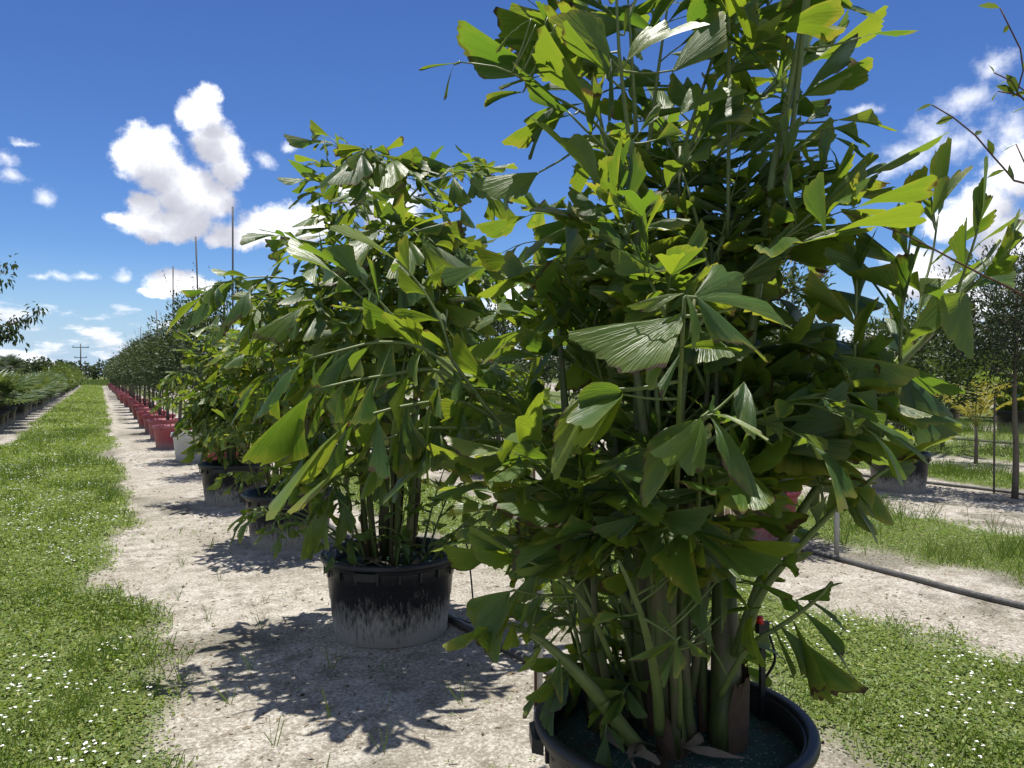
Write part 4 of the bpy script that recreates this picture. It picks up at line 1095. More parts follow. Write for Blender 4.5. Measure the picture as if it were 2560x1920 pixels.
AX, AY = 1.62, 1.92
pot('black', AX, AY, 'large black pot in front of the white post, holding the biggest fishtail palm', rz=.35, sc=(1.02, 1.02, 1))
rg = random.Random(21)
def okA(az, z):    # how far fronds reach: short over the sand lane and low down, long to the sides
    a = math.degrees(az) % 360
    if z < 1.25: return .42 if rg.random() < (.22 if 140 < a < 300 else .5) else 0
    if 135 < a < 172 and z > 1.25: return 0
    if 60 < a < 172: return .5 if z < 1.75 else .4
    if 172 <= a < 255: return 0
    if 255 <= a < 350: return .5 if z > 2.0 or rg.random() < .15 else 0
    return .9
stA, frA = random_palm(rg, AX, AY, 10, 44, .75, 2.35, .95, .18, .33, okA, .022, spread=.15)
zA = gzf(AX, AY) + .405
for (p0, p1, bd, r0, r1) in (((1.46, 2.08, zA), (1.34, 2.16, 1.75), (-.03, 0, 0), .038, .007),
                             ((1.56, 1.84, zA), (1.42, 1.90, 1.85), (.03, 0, 0), .042, .006), ((1.74, 1.80, zA), (1.84, 1.99, 1.85), (.03, 0, 0), .056, .008),
                             ((1.60, 2.05, zA), (1.57, 2.05, 2.3), (0, 0, 0), .034, .007), ((1.72, 2.0, zA), (1.80, 2.1, 2.4), (0, .02, 0), .034, .007)):
    mb, pts = stem_mb(p0, p1, bd, r0, r1, 12); stA.append((mb, MAT['stem'], 'stem'))
    stA.append(sheath(rg, pts, r0, .0, rg.uniform(.08, .16))); stA.append(sheath(rg, pts, r0 * .95, rg.uniform(.05, .09), rg.uniform(.14, .22)))
for (x_, y_, z_, a_, e_) in ((1.62, 2.05, 2.35, 60, 74), (1.72, 2.0, 2.3, 110, 66), (1.80, 2.1, 2.35, 130, 74), (1.57, 2.05, 2.4, 20, 80), (1.55, 2.15, 2.25, 350, 76), (1.85, 2.1, 2.2, 95, 60)):
    frA.append(gen_frond(rg, (x_, y_, z_), R(a_), R(e_), rg.uniform(.55, .75), .5, 5, .26, rg.uniform(.2, .26), rg.uniform(-.4, .2), .009, (AX, AY)))
for h in HERO: frA.append(frond_from(h, rg, (AX, AY)))
frA += small_shoots(rg, AX, AY, 12, .13, (70, 300))
palm('fishtail_palm', AX, AY, 'tallest fishtail palm with many stems, its fronds spreading over the other pots', frA, stA, debris(rg, AX, AY), MAT['fish'])

BX, BY = 1.62, 4.62
pot('black', BX, BY, 'dusty black pot beside a thin looped drip tube, green mulch inside', rz=.1)
rg = random.Random(8)
stB, frB = random_palm(rg, BX, BY, 12, 50, 1.1, 2.75, .74, .18, .25, None, .024, (35, 70), spread=.16)
frB += small_shoots(rg, BX, BY, 10, .12)
palm('fishtail_palm', BX, BY, 'dark glossy fishtail palm in the pot with the looped drip tube', frB, stB, debris(rg, BX, BY), MAT['fish'])

CX, CY = 1.60, 7.45
pot('black', CX, CY, 'black pot half whitened with sand, second of three from the white pot', rz=.6)
rg = random.Random(30)
stC, frC = random_palm(rg, CX, CY, 11, 44, .9, 1.95, .6, .15, .23, None, .022, (40, 84), spread=.16)
frC += small_shoots(rg, CX, CY, 8, .12)
palm('fishtail_palm', CX, CY, 'bushy light green fishtail palm, second of three palms from the white pot', frC, stC, [], MAT['fishy'])

DX, DY = 1.50, 10.1
pot('black', DX, DY, 'black pot next to the small red pot, holding a yellowish palm', rz=.2)
rg = random.Random(44)
stD, frD = random_palm(rg, DX, DY, 11, 44, .9, 2.1, .62, .15, .24, None, .022, (40, 84), spread=.16)
frD += small_shoots(rg, DX, DY, 8, .12)
palm('fishtail_palm', DX, DY, 'yellowish fishtail palm hanging over the small red pot and the white pot', frD, stD, [], MAT['fishy'])

# ------------------------------------------------------------------ irrigation
def ground_line(pts, lift):
    out = []
    for p in resample([(a, b, 0) for a, b in pts], max(8, len(pts) * 10)): out.append((p.x, p.y, gzf(p.x, p.y) + lift))
    return out
def pipe_run(pts, r, label, m='pipe', nm='irrigation_pipe', lift=None):
    o = MB().tube(ground_line(pts, r * .8 if lift is None else lift), r, 10).build(nm, MAT[m]); return tag(o, label, 'pipe')
pipe_run([(2.14, 2.9), (2.13, 3.45), (2.06, 4.1), (2.02, 4.7), (2.10, 5.4), (2.15, 7.0), (2.12, 9.5), (2.1, 14)], .024, 'thick black irrigation pipe on the sand between the biggest palm and the white post')
pipe_run([(5.50, 1.5), (5.52, 3.0), (5.55, 3.7), (5.62, 4.6), (5.68, 6.5), (5.62, 9), (5.7, 14)], .024, 'black irrigation pipe along the open sand beside the tall grass strip')
pipe_run([(10.9, 4.0), (10.85, 5.6), (10.75, 6.7), (10.6, 8.2), (10.4, 10), (10.5, 14)], .024, 'black irrigation pipe behind the round dark tree in its black pot')
pipe_run([(18.6, 7), (18.5, 11.4), (18.6, 15), (18.4, 22)], .03, 'black irrigation pipe lying before the far row of black pots')
# thin tubes
t = [(2.02, 4.75, .50), (2.07, 4.62, .56), (2.10, 4.52, .50), (2.12, 4.50, .30), (2.13, 4.48, .10), (2.13, 4.46, .03), (2.08, 4.44, .022), (2.03, 4.50, .04), (2.0, 4.56, .03)]
tag(MB().tube(resample([(a, b, c + gzf(a, b)) for a, b, c in t], 40), .0055, 6).build('drip_tube', MAT['tubing']), 'thin black drip tube looping down over the pot rim to the pipe', 'tube')
t = [(1.88, 7.2, .50), (1.98, 7.1, .58), (2.06, 7.05, .45), (2.1, 7.05, .03)]
tag(MB().tube(resample([(a, b, c + gzf(a, b)) for a, b, c in t], 24), .0055, 6).build('drip_tube', MAT['tubing']), 'thin black drip tube arching behind the sand-whitened pot', 'tube')
def post(x, y, h, label, lean=(0, 0), r=.0225, m='pvc'):
    z = gzf(x, y) - .03
    o = MB().tube([(0, 0, 0), (lean[0] * .5, lean[1] * .5, h * .5), (lean[0], lean[1], h)], r, 14).build('pvc_post', MAT[m], None, loc=(x, y, z)); return tag(o, label, 'post')
post(1.88, 3.22, 1.15, 'weathered white plastic post standing on sand beside the biggest palm', (.01, .02))
post(5.76, 4.62, 1.0, 'grey plastic post by the open sand near the tall grass strip')
z = gzf(1.85, 3.19)
tag(MB().tube([(0, 0, -.05), (.004, .01, .6), (.0, .03, 1.6)], .0065, 8).build('steel_rod', MAT['rust'], None, loc=(1.845, 3.185, z)), 'thin rusty steel rod standing against the white plastic post', 'rod')
# emitter on a black stake in the biggest pot
ex, ey = 1.997, 1.900
e = empty('drip_emitter', (ex, ey, gzf(ex, ey) + .41), 'black drip stake with a red cap in the biggest pot', 'drip emitter')
MB().box((0, 0, .14), (.022, .010, .34)).build('stake', MAT['tubing'], e, False)
MB().box((0, 0, .315), (.05, .018, .035)).build('bracket', MAT['tubing'], e, False)
MB().tube([(-.012, 0, .33), (-.012, 0, .355)], [.014, .010], 10).build('cap', MAT['redcap'], e)
MB().tube(resample([(.02, 0, .31), (.05, -.01, .2), (.03, .03, .1), (.05, .05, .0)], 16), .005, 6).build('feed_tube', MAT['tubing'], e)
# pipe coupling next to the biggest pot
e = empty('pipe_coupling', (2.128, 3.02, gzf(2.128, 3.02) + .02), 'black coupling on the pipe end beside the biggest pot', 'coupling')
MB().tube([(0, -.05, 0), (0, .05, 0)], .032, 12).build('collar', MAT['tubing'], e)
MB().tube([(0, 0, .02), (0, 0, .07)], [.014, .018], 10).build('valve', MAT['tubing'], e)

# ------------------------------------------------------------------ trees
def limb_tree(rg, h, r, crown_lo, crown_hi, rad, lean=0.0, nl=9):
    mb = MB()
    tp = [(lean * t * h + rg.gauss(0, .012), rg.gauss(0, .012), h * t) for t in np.linspace(0, 1, 9)]
    tp[0] = (0, 0, 0); mb.tube(tp, np.linspace(r, r * .3, 9), 9)
    for i in range(nl):
        z = crown_lo + (crown_hi - crown_lo) * (i + .3) / nl; a = i * 2.4
        b = Vector(tp[min(8, int(z / h * 8))]); b.z = z
        e = b + Vector((math.cos(a) * rad * .75, math.sin(a) * rad * .75, rad * rg.uniform(.3, .8)))
        mb.tube([b, b.lerp(e, .5) + Vector((0, 0, -.03)), e], [r * .35, r * .22, r * .1], 5)
    return mb
def crown_leaves(seed, n, cz, rx, rz, L, clumps=60, csize=.28, shell=.55, droop=0.0, aspect=.42, top=1.0):
    r = np.random.RandomState(seed)
    u = unit(r.randn(clumps, 3)); rad = (shell + (1 - shell) * r.rand(clumps)) ** 1.0
    c = u * rad[:, None] * np.array([rx, rx, rz]) * (0.82 + .3 * r.rand(clumps)[:, None]) + np.array([0, 0, cz])
    k = r.randint(0, clumps, n); o = unit(r.randn(n, 3)) * (r.rand(n) ** .5)[:, None] * csize * (0.6 + .8 * r.rand(clumps)[k])[:, None]
    p = c[k] + o
    d = unit(o + 0.7 * unit(p - np.array([0, 0, cz])) * csize + r.randn(n, 3) * csize * .5 + np.array([0, 0, .25 * csize - droop * csize]))
    ll = L * (0.6 + .7 * r.rand(n))
    return leaves(p, d, unit(np.array([0, 0, 1.0]) + r.randn(n, 3) * .6), ll, ll * aspect, .2, .15)
def shoots(seed, n, base, hgt, L, spread=.25, per=14):
    """thin upright leafy shoots above a crown"""
    r = np.random.RandomState(seed); parts = []
    for i in range(n):
        a = r.rand() * 6.28; b = np.array([math.cos(a) * spread * r.rand(), math.sin(a) * spread * r.rand(), base]); t = b + np.array([r.randn() * .12, r.randn() * .12, hgt * (.5 + .5 * r.rand())])
        s = r.rand(per)[:, None]; p = b + (t - b) * s
        parts.append(leaves(p, unit(r.randn(per, 3) + np.array([0, 0, .8])), np.tile([0, 0, 1.0], (per, 1)) + r.randn(per, 3) * .3, np.full(per, L), np.full(per, L * .35)))
        parts.append(blades(b[None], (t - b)[None], np.array([[1.0, 0, 0]]), np.array([np.linalg.norm(t - b)]), np.array([.012]), .02))
    return parts
def tree(name, x, y, label, cat, crown, trunk, m, group=None, rz=0.0, z=None, sc=1.0, tie=None):
    e = empty(name, (x, y, gzf(x, y) if z is None else z), label, cat, group, rz); e.scale = (sc, sc, sc)
    link('trunk', trunk, e); c = link('crown', crown, e); c['kind'] = 'stuff'
    if tie: MB().tube([(0, 0, tie), (0, 0, tie + .03)], .045, 10, False).build('tie', MAT['tie'], e)
    return e
def cmesh(parts, m, nm='crown'):
    v, f = join(parts); return mesh(nm, v, f, False, mats=(m,))

rt = random.Random(4)
# row of red pots: potted evergreen, steel stake
RED_TR = [limb_tree(rt, 2.3, .042, .75, 2.1, .5).data('trunk', MAT['bark']) for _ in range(3)]
RED_CR = [cmesh([crown_leaves(60 + i, 3600, 1.50, .60, .92, .07, 70, .22, .45)] + shoots(i, 16, 1.9, (1.0, .55, .35)[i], .05, .4), MAT['holly']) for i in range(3)]
RED_FAR = [cmesh([crown_leaves(80 + i, 1300, 1.5, .64, .95, .13, 50, .26, .45)] + shoots(9 + i, 10, 2.0, .5, .08, .4, 8), MAT['holly']) for i in range(2)]
STAKE = MB().tube([(0, 0, -.1), (0, 0, 1.5), (0, 0, 3.0)], .014, 6).data('stake', MAT['steel'])
ORD = ['first', 'second', 'third', 'fourth', 'fifth', 'sixth', 'seventh', 'eighth', 'ninth', 'tenth', 'eleventh', 'twelfth']
yy = 18.4; i = 0
while yy < 118:
    near12 = i < 12; nth = ORD[i] if near12 else ''
    near = yy < 45
    pot('red', 1.48 + rt.gauss(0, .05), yy, f'{nth} red pot from the off-white pot along the grass lane' if near12 else 'distant red pot beyond the first dozen from the off-white pot', 'red pots along the grass lane', rt.random() * 6, (1, 1, 1), 2 if yy < 30 else (1 if yy < 60 else 0))
    tx, ty = 1.48 + rt.gauss(0, .04), yy
    s = rt.uniform(.84, 1.14) * (1.1 if i in (1, 2, 4) else 1)
    tree('potted_tree', tx, ty, f'dark tree in the {nth} red pot from the off-white pot' if near12 else 'distant dark tree in a red pot beyond the first dozen', 'tree', (RED_CR[i % 3] if near else RED_FAR[i % 2]), RED_TR[i % 3], None,
         'dark trees in the red pots', rt.random() * 6, gzf(tx, ty) + .42, s)
    hgt = rt.choice((1.0, 1.15, 1.3, .9, .8)) if i < 9 else rt.uniform(.75, 1.05)
    o = link('stake', STAKE, None, (tx + .12, ty + rt.gauss(0, .1), gzf(tx, ty) + .40), (rt.gauss(0, .025), rt.gauss(0, .03), 0)); o.scale = (1, 1, hgt)
    tag(o, f'thin steel stake rising from the {nth} red pot past the off-white pot' if near12 else 'distant thin stake in a red pot beyond the first dozen', 'stake', 'stakes of the red pot trees')
    yy += 2.8 + rt.gauss(0, .25); i += 1
# white pot and the small red pot with their trees
pot('white', 1.60, 15.5, 'off-white pot between the red pots and the black pots', rz=.4, sc=(.98, .98, 1.06))
tree('potted_tree', 1.60, 15.5, 'dark leafy tree growing in the off-white pot', 'tree', RED_CR[0], RED_TR[0], None, None, .5, gzf(1.6, 15.5) + .44, 1.12)
o = link('stake', STAKE, None, (1.72, 15.4, gzf(1.7, 15.4) + .42), (.0, -.03, 0)); o.scale = (1, 1, 1.25); tag(o, 'tall steel stake rising from the off-white pot', 'stake')
pot('red', 1.78, 13.1, 'small red pot beside the off-white pot, half hidden by palm leaves', rz=.9, sc=(.86, .86, .95))
tree('potted_tree', 1.78, 13.1, 'dark leafy tree in the small red pot behind the yellowish palm', 'tree', RED_CR[1], RED_TR[1], None, None, 2.5, gzf(1.78, 13.1) + .40, 1.1)
o = link('stake', STAKE, None, (1.9, 13.0, gzf(1.9, 13.0) + .38), (.02, .0, 0)); o.scale = (1, 1, 1.3); tag(o, 'tall steel stake rising from the small red pot', 'stake')

# second row behind the palms: red pots with trees
ROW2 = [(5.72, 5.55), (5.7, 8.3), (5.72, 11.1), (5.7, 13.9), (5.72, 16.7), (5.7, 19.5), (5.72, 22.3)]
for i, (x_, y_) in enumerate(ROW2):
    pot('red', x_, y_, 'red nursery pot behind the fishtail palms, holding a dark tree', 'red pots behind the palms', rt.random() * 6, detail=1)
    tree('potted_tree', x_, y_, 'dark small-leaved tree in a red pot behind the fishtail palms', 'tree', RED_CR[i % 3], RED_TR[i % 3], None, 'trees behind the palms', rt.random() * 6, gzf(x_, y_) + .42, rt.uniform(.98, 1.15))

# third row: round tree in black pot and a slender oak
BALL = cmesh([crown_leaves(7, 5200, 1.20, .86, .92, .085, 95, .24, .5, aspect=.36)], MAT['holly'])
BALLT = limb_tree(rt, 1.7, .055, .55, 1.5, .55).data('trunk', MAT['bark'])
pot('black', 9.8, 6.85, 'black pot with a pale sandy base under the round dark tree', rz=.3, sc=(.95, .95, 1.06))
tree('potted_tree', 9.8, 6.85, 'round dense dark green tree with a thick trunk in a black pot', 'tree', BALL, BALLT, None, None, 1.0, gzf(9.8, 6.85) + .40, 1.0, tie=.33)
pot('black', 9.9, 9.5, 'black pot behind the round tree, mostly hidden by palm leaves', rz=.3)
tree('potted_tree', 9.9, 9.5, 'dark tree just behind the round tree, half hidden by palm leaves', 'tree', BALL, BALLT, None, None, 3.0, gzf(9.9, 9.5) + .40, 1.05)
OAK = cmesh([crown_leaves(17, 11000, 2.35, .98, 1.0, .06, 130, .27, .3, aspect=.38)], MAT['oak'])
OAKT = limb_tree(rt, 2.7, .042, 1.5, 2.5, .6, .0, 14).data('trunk', MAT['bark'])
e = tree('oak_tree', 10.45, 5.66, 'slender tree with a smooth grey trunk and fine dark leaves beside the far pipe', 'tree', OAK, OAKT, None, None, .4, None, 1.0, tie=1.32)
post(10.62, 6.02, 1.35, 'thin grey support post behind the slender grey-trunked tree', r=.013, m='bark')

# young yellow palm in the grass
def feather(rg, L, n, ll, droop):
    pts = curve((0, 0, 0), (0.55, 0, .85), L, droop, 10); mb = MB().tube(pts, np.linspace(.012, .003, 11), 5)
    b, d, u = [], [], []
    for i in range(n):
        s = .25 + .74 * i / n; p, t = sample(pts, s)
        for sg in (-1, 1):
            b.append(p); d.append(t * .8 + Vector((0, sg * .8, 0)) + Vector((0, 0, rg.uniform(-.25, .25)))); u.append((rg.gauss(0, .2), rg.gauss(0, .2), 1))
    ll_ = np.full(len(b), ll) * (0.7 + .5 * np.random.RandomState(1).rand(len(b)))
    v, f = leaves(np.array(b), np.array(d), np.array(u, float), ll_, ll_ * .16, .1, .25)
    mb.add(v, f); return mb
rf = random.Random(3)
FEA = feather(rf, 1.15, 22, .24, .9).data('frond', MAT['gold'])
e = empty('young_palm', (13.85, 8.17, gzf(13.85, 8.17)), 'small yellow-green palm on a thin trunk in the grass by the slender tree', 'palm')
MB().tube([(0, 0, 0), (.01, 0, .4), (0, .01, .72)], [.035, .03, .02], 8).build('trunk', MAT['bark'], e)
for i in range(9): 
    o = link('frond', FEA, e, (0, 0, .66), (rf.gauss(0, .15), rf.uniform(-.55, .15), i * .75 + rf.random() * .3)); o.scale = (.8, .8, .8)
LIMEF = feather(rf, 1.7, 26, .30, 1.5).data('frond', MAT['lime'])
e = empty('feather_palm', (15.6, 9.9, gzf(15.6, 9.9)), 'pale green feathery palm arching behind the small yellow palm', 'palm')
MB().tube([(0, 0, 0), (.0, .02, .5), (0, 0, .9)], [.05, .045, .03], 8).build('trunk', MAT['bark'], e)
for i in range(10): link('frond', LIMEF, e, (0, 0, .8), (rf.gauss(0, .15), rf.uniform(-.3, .3), i * .66 + rf.random() * .3))

# far row of black pots with pale feathery clumps, taller trees behind
def clump(seed, n, h, w):
    r = np.random.RandomState(seed); th = r.rand(n) * 6.28; ln = .15 + r.rand(n) * .7
    b = np.stack([np.cos(th) * w * .3 * r.rand(n), np.sin(th) * w * .3 * r.rand(n), r.rand(n) * h * .5], 1)
    return blades(b, np.stack([np.cos(th) * ln, np.sin(th) * ln, np.ones(n)], 1), np.stack([np.sin(th), -np.cos(th), np.full(n, .2)], 1), h * .6 * (.5 + r.rand(n)), np.full(n, .035), .45)
CL = [mesh('clump', *clump(i, 900, 1.9, 1.0), False, mats=(MAT['lime'],)) for i in range(3)]
for i in range(11):
    x_, y_ = 22.6 + rt.gauss(0, .3), 8.6 + i * 1.75
    pot('black', x_, y_, 'plain black pot with a pale feathery clump in the far row', 'black pots in the far row', 0, (1.1, 1.1, 1.25), 1)
    o = link('feathery_clump', CL[i % 3], None, (x_, y_, gzf(x_, y_) + .5), (0, 0, rt.random() * 6)); s = rt.uniform(.75, 1.1); o.scale = (s, s, s)
    tag(o, 'pale green feathery grass clump growing in a far black pot', 'shrub', 'feathery clumps in the far row')
MIDC = [cmesh([crown_leaves(40 + i, 2600, 2.6, 1.5, 1.9, .22, 60, .5, .35)], MAT[m_]) for i, m_ in enumerate(('oak', 'wood_far', 'oak'))]
MIDT = limb_tree(rt, 3.6, .09, 1.3, 3.2, 1.0).data('trunk', MAT['bark'])
for i in range(15):
    x_, y_ = 30 + rt.gauss(0, 1.2), 10 + i * 3.1
    tree('background_tree', x_, y_, 'dark green tree standing behind the far row of black pots', 'tree', MIDC[i % 3], MIDT, None, 'trees behind the far pots', rt.random() * 6, None, rt.uniform(.8, 1.15))
def tiered(seed, h):
    r = np.random.RandomState(seed); parts = []
    for t in range(7):
        z = h * (.35 + .62 * t / 6); w = .28 * h * (1 - t / 7.5); n = 70
        th = r.rand(n) * 6.28; rr = w * r.rand(n) ** .6
        p = np.stack([np.cos(th) * rr, np.sin(th) * rr, z + r.randn(n) * .05 - rr * .1], 1)
        parts.append(leaves(p, np.stack([np.cos(th), np.sin(th), np.full(n, .25)], 1), np.tile([0, 0, 1.0], (n, 1)), np.full(n, .35), np.full(n, .14)))
    return parts
TI = cmesh(tiered(3, 4.4), MAT['wood_far']); TIT = MB().tube([(0, 0, 0), (0, 0, 2.2), (0, 0, 4.3)], [.08, .05, .02], 8).data('trunk', MAT['bark'])
for i, (x_, y_) in enumerate(((27, 16.6), (27.4, 15.2), (28, 19.5))):
    tree('tiered_tree', x_, y_, 'slim young tree with tiered branches sticking up behind the far pots', 'tree', TI, TIT, None, 'tiered trees', i, None, (1.0, .93, .85)[i])

# ------------------------------------------------------------------ potted fan palms on the other side of the lane
def fan_leaf(seed, R_, nseg=20):
    r = np.random.RandomState(seed); mb = MB(); pts = curve((0, 0, 0), (.6, 0, .8), .55, .5, 6); mb.tube(pts, np.linspace(.010, .006, 7), 4)
    p = pts[-1]; t = (pts[-1] - pts[-2]).normalized()
    th = np.linspace(-1.9, 1.9, nseg); sd = np.array([0, 1.0, 0]); T = np.array(t); U = np.cross(T, sd)
    d = np.cos(th)[:, None] * T + np.sin(th)[:, None] * sd + U * .12 - np.array([0, 0, .12])
    n = nseg; L = R_ * (0.75 + .25 * np.cos(th * .6)) * (0.9 + .2 * r.rand(n))
    v, f = blades(np.tile(np.array(p), (n, 1)), d, np.tile(U, (n, 1)) + r.randn(n, 3) * .25, L, np.full(n, .055), .12)
    mb.add(v, f); return mb
FANL = [fan_leaf(i, .62).data('frond', MAT['fan']) for i in range(3)]
def palm_crown(rg, nfr, joined=None):
    out = []
    for i in range(nfr):
        f = i / nfr; out.append((rg.randrange(3), (0, 0, .1 + .25 * rg.random()), (rg.gauss(0, .12), .5 - 1.05 * f + rg.gauss(0, .12), i * 2.4 + rg.gauss(0, .2))))
    return out
def joined_palm(rg, nfr, m):
    vs, fs, n = [], [], 0
    for k, lc, rot in palm_crown(rg, nfr):
        me = FANL[k]; co = np.empty(len(me.vertices) * 3, dtype=np.float32); me.vertices.foreach_get('co', co); co = co.reshape(-1, 3)
        from mathutils import Euler
        A = np.array(Euler(rot).to_matrix()); vs.append(co @ A.T + np.array(lc)); fs += [tuple(i + n for i in p.vertices) for p in me.polygons]; n += len(co)
    return mesh('crown', np.concatenate(vs), fs, False, mats=(m,))
rp = random.Random(9)
JP = [joined_palm(rp, 15, MAT['fan']) for _ in range(2)]; JO = [joined_palm(rp, 18, MAT['fanold']) for _ in range(2)]
yy = 25.5; i = 0
while yy < 66:
    x_ = -2.75 + rp.gauss(0, .06)
    pot('black', x_, yy, 'black pot with a spiky green fan palm beside the lane', 'pots of the fan palms', 0, (.92, .92, 1.05), 1 if yy < 45 else 0)
    e = empty('fan_palm', (x_, yy, gzf(x_, yy) + .42), 'spiky green fan palm in a black pot beside the lane', 'palm', 'fan palms beside the lane', rp.random() * 6)
    s = rp.uniform(.95, 1.2); e.scale = (s, s, s)
    MB().tube([(0, 0, 0), (0, 0, .2), (0, 0, .38)], [.09, .08, .05], 8).build('trunk', MAT['fibre'], e) if yy < 45 else None
    if yy < 41:
        for k, lc, rot in palm_crown(rp, 15): link('frond', FANL[k], e, lc, rot)
    else: c = link('crown', JP[i % 2], e); c['kind'] = 'stuff'
    yy += 1.75 + rp.gauss(0, .1); i += 1
BU = [cmesh([crown_leaves(30 + k, 1500, .85, .85, .95, .17, 45, .32, .35)], MAT['bush']) for k in range(2)]
BUT = limb_tree(rp, 1.2, .03, .3, 1.0, .4, 0, 6).data('trunk', MAT['bark'])
while yy < 122:
    x_ = -2.75 + rp.gauss(0, .06)
    pot('black', x_, yy, 'black pot holding a bright green bush further along the lane', 'pots of the bushes', 0, (.95, .95, 1.0), 0)
    tree('potted_bush', x_, yy, 'bright green leafy bush in a black pot further along the lane', 'bush', BU[i % 2], BUT, None, 'bushes along the lane', rp.random() * 6, gzf(x_, yy) + .4, rp.uniform(.9, 1.2))
    yy += 2.3 + rp.gauss(0, .1); i += 1
for i in range(16):
    x_, y_ = -6.9 + rp.gauss(0, .3), 33 + i * 3.0
    e = empty('palm_tree', (x_, y_, gzf(x_, y_)), 'taller grey-green palm standing behind the row of fan palms', 'palm', 'taller palms behind the fan palms', rp.random() * 6)
    s = rp.uniform(1.0, 1.25); e.scale = (s, s, s)
    MB().tube([(0, 0, 0), (.03, 0, .8), (0, 0, 1.55)], [.13, .11, .09], 8).build('trunk', MAT['fibre'], e)
    c = link('crown', JO[i % 2], e, (0, 0, 1.45)); c.scale = (1.35, 1.35, 1.2); c['kind'] = 'stuff'

# tree at the edge of the picture on the far side of the lane
def branch_tree(x, y):
    r = np.random.RandomState(77); e = empty('leafy_tree', (x, y, gzf(x, y)), 'tall tree with drooping leaf clusters behind the fan palms', 'tree')
    mb = MB().tube([(0, 0, 0), (.1, 0, 1.6), (0, .05, 3.2), (.05, 0, 4.8)], [.12, .1, .07, .03], 9); parts = []
    ends = []
    for i in range(22):
        a = r.rand() * 6.28; z = 1.8 + 2.9 * r.rand(); L = 1.0 + .8 * r.rand()
        b = Vector((.03, .02, z)); t = b + Vector((math.cos(a) * L, math.sin(a) * L, .7)); mb.tube([b, b.lerp(t, .5) + Vector((0, 0, .1)), t], [.03, .02, .008], 5); ends.append((b, t))
    for ang, z, zz, L in ((.35, 3.2, 4.75, 1.85), (.1, 2.0, 3.4, 2.5), (.2, 2.4, 2.9, 2.0), (-.1, 3.0, 4.2, 1.4)):
        b = Vector((.03, .02, z)); t = Vector((math.cos(ang) * L, math.sin(ang) * L, zz)); mb.tube([b, b.lerp(t, .5) + Vector((0, 0, .15)), t], [.035, .02, .008], 5); ends.append((b, t))
    for b, t in ends:
        for q in range(7):
            c = np.array(b.lerp(t, .45 + .55 * q / 6)) + r.randn(3) * .1; n = 26
            o = r.randn(n, 3) * .11; d = unit(o + np.array([0, 0, -.2])); ll = .17 * (.7 + .6 * r.rand(n))
            parts.append(leaves(c + o, d, unit(np.array([0, 0, 1.0]) + r.randn(n, 3) * .4), ll, ll * .42, .15, .25))
    mb.build('trunk', MAT['bark'], e); c = link('crown', cmesh(parts, MAT['holly']), e); c['kind'] = 'stuff'
    return e
branch_tree(-4.15, 27.2)

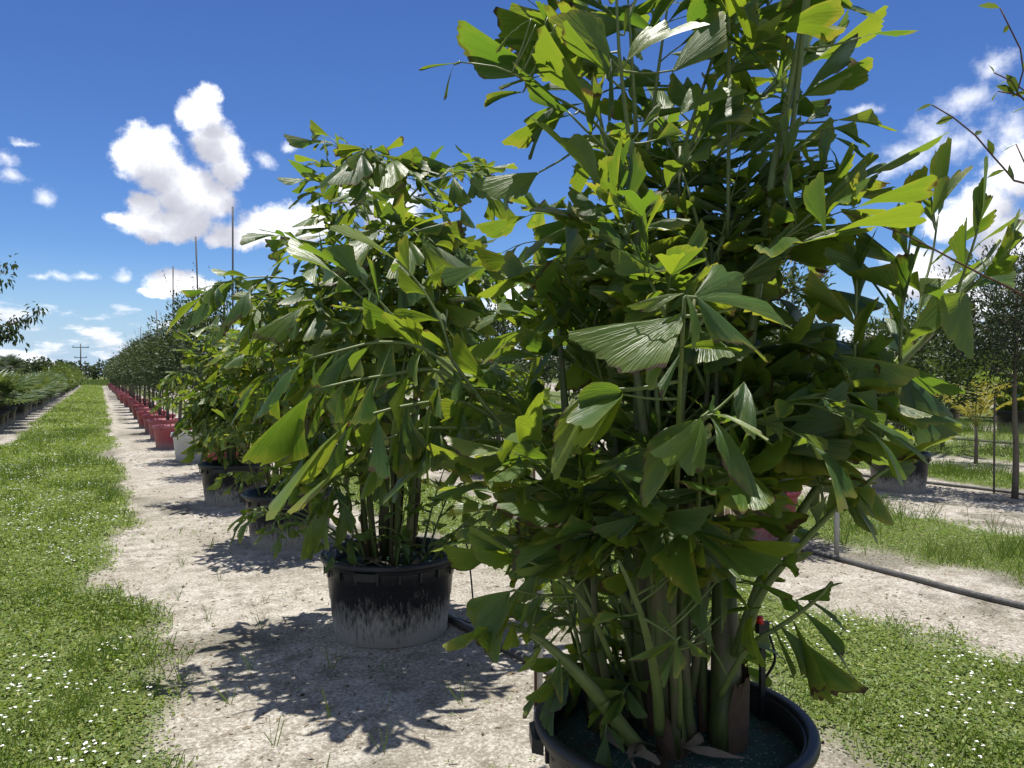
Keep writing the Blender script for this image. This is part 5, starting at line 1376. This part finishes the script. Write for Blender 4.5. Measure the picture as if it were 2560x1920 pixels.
# tree just outside the picture whose long shoots reach in beside the biggest palm
def near_tree(x, y):
    r = random.Random(12); zb = gzf(x, y); off = Vector((x, y, zb))
    e = empty('slender_tree', (x, y, zb), 'sparse tree with thin reddish shoots and small oval leaves reaching over the palm', 'tree')
    mb = MB().tube([(0, 0, 0), (-.02, .02, .9), (-.1, .02, 1.7), (-.12, .05, 2.5)], [.035, .03, .02, .01], 8)
    mb.build('trunk', MAT['bark'], e)
    lv = mesh('leaf', *(lambda L: ([(0, 0, 0), (.22 * L, .3 * L, .04 * L), (.24 * L, .62 * L, .04 * L), (0, L, -.06 * L), (-.24 * L, .62 * L, .04 * L), (-.22 * L, .3 * L, .04 * L), (0, .5 * L, -.02 * L)],
              [(0, 1, 6), (1, 2, 6), (2, 3, 6), (3, 4, 6), (4, 5, 6), (5, 0, 6)]))(1.0), True, mats=(MAT['bush'],))
    for s in SHOOTS:
        o0 = Vector((x - .1, y + .03, s[0][2] - .12)); pts = resample([tuple(o0)] + s, 22)
        m2 = MB().tube([p - off for p in pts], np.linspace(.006, .0018, len(pts)), 5); so = m2.build('branch', MAT['twig'], e)
        for i in range(5, 23):
            p, t = sample(pts, i / 22.01)
            if r.random() < .12: continue
            d = t * r.uniform(.2, .7) + Vector((r.gauss(0, .6), r.gauss(0, .6), r.gauss(0.1, .7))); 
            Mx = leaf_matrix(p - off, d, Vector((r.gauss(0, .6), r.gauss(0, .6), 1)), r.uniform(.028, .062), r.uniform(.75, 1.0))
            l = link('leaf', lv, so); l.matrix_local = Mx
    return e
near_tree(3.35, .62)

# ------------------------------------------------------------------ far things
def far_wood():
    r = np.random.RandomState(8); parts = []
    for i in range(520):
        az = R(-22 + 100 * r.rand()); D = 262 + 50 * r.rand()
        if R(12) < az: D *= .8
        x_, y_ = math.sin(az) * D, math.cos(az) * D; h = 4.8 + 2.6 * r.rand() * (0.6 + vnoise(az * 40, 0, 1.0)); n = 130
        p = np.array([x_, y_, h * .52]) + unit(r.randn(n, 3)) * (r.rand(n) ** .4)[:, None] * np.array([2.6, 2.0, h * .5])
        L = np.full(n, 1.0) * (.5 + .8 * r.rand(n))
        parts.append(leaves(p, unit(r.randn(n, 3) + np.array([0, 0, .4])), unit(r.randn(n, 3) + np.array([0, 0, 1.2])), L, L * .75))
    return parts
stuff('far_wood', far_wood(), MAT['wood_far'], 'low dark green belt of trees along the horizon at the end of the lane', 'trees')
def field():
    r = np.random.RandomState(2); n = 14000; x_ = -60 + 130 * r.rand(n); y_ = 126 + 110 * r.rand(n) ** 1.3
    th = r.rand(n) * 6.28
    return [blades(np.stack([x_, y_, np.zeros(n)], 1), np.stack([np.cos(th) * .5, np.sin(th) * .5, np.ones(n)], 1), np.stack([np.sin(th), -np.cos(th), np.full(n, .2)], 1), .35 + .5 * r.rand(n), np.full(n, .12), .3)]
stuff('field_grass', field(), MAT['lime'], 'pale rough grass field in front of the far belt of trees', 'grass')
def utility_pole(x, y, h):
    e = empty('utility_pole', (x, y, 0), 'distant wooden utility pole with two crossarms above the palms', 'utility pole')
    MB().tube([(0, 0, 0), (0, 0, h * .5), (0, 0, h)], [.2, .17, .13], 8).build('pole', MAT['wood'], e)
    for z, w in ((h * .9, 4.2), (h * .62, 3.2)):
        a = MB().box((0, 0, z), (w, .16, .2)).build('crossarm', MAT['wood'], e, False)
        for k in (-.45, 0, .45): MB().tube([(k * w, 0, z + .12), (k * w, 0, z + .5)], .09, 6).build('insulator', MAT['steel'], a)
utility_pole(-4.5, 255, 10.6)
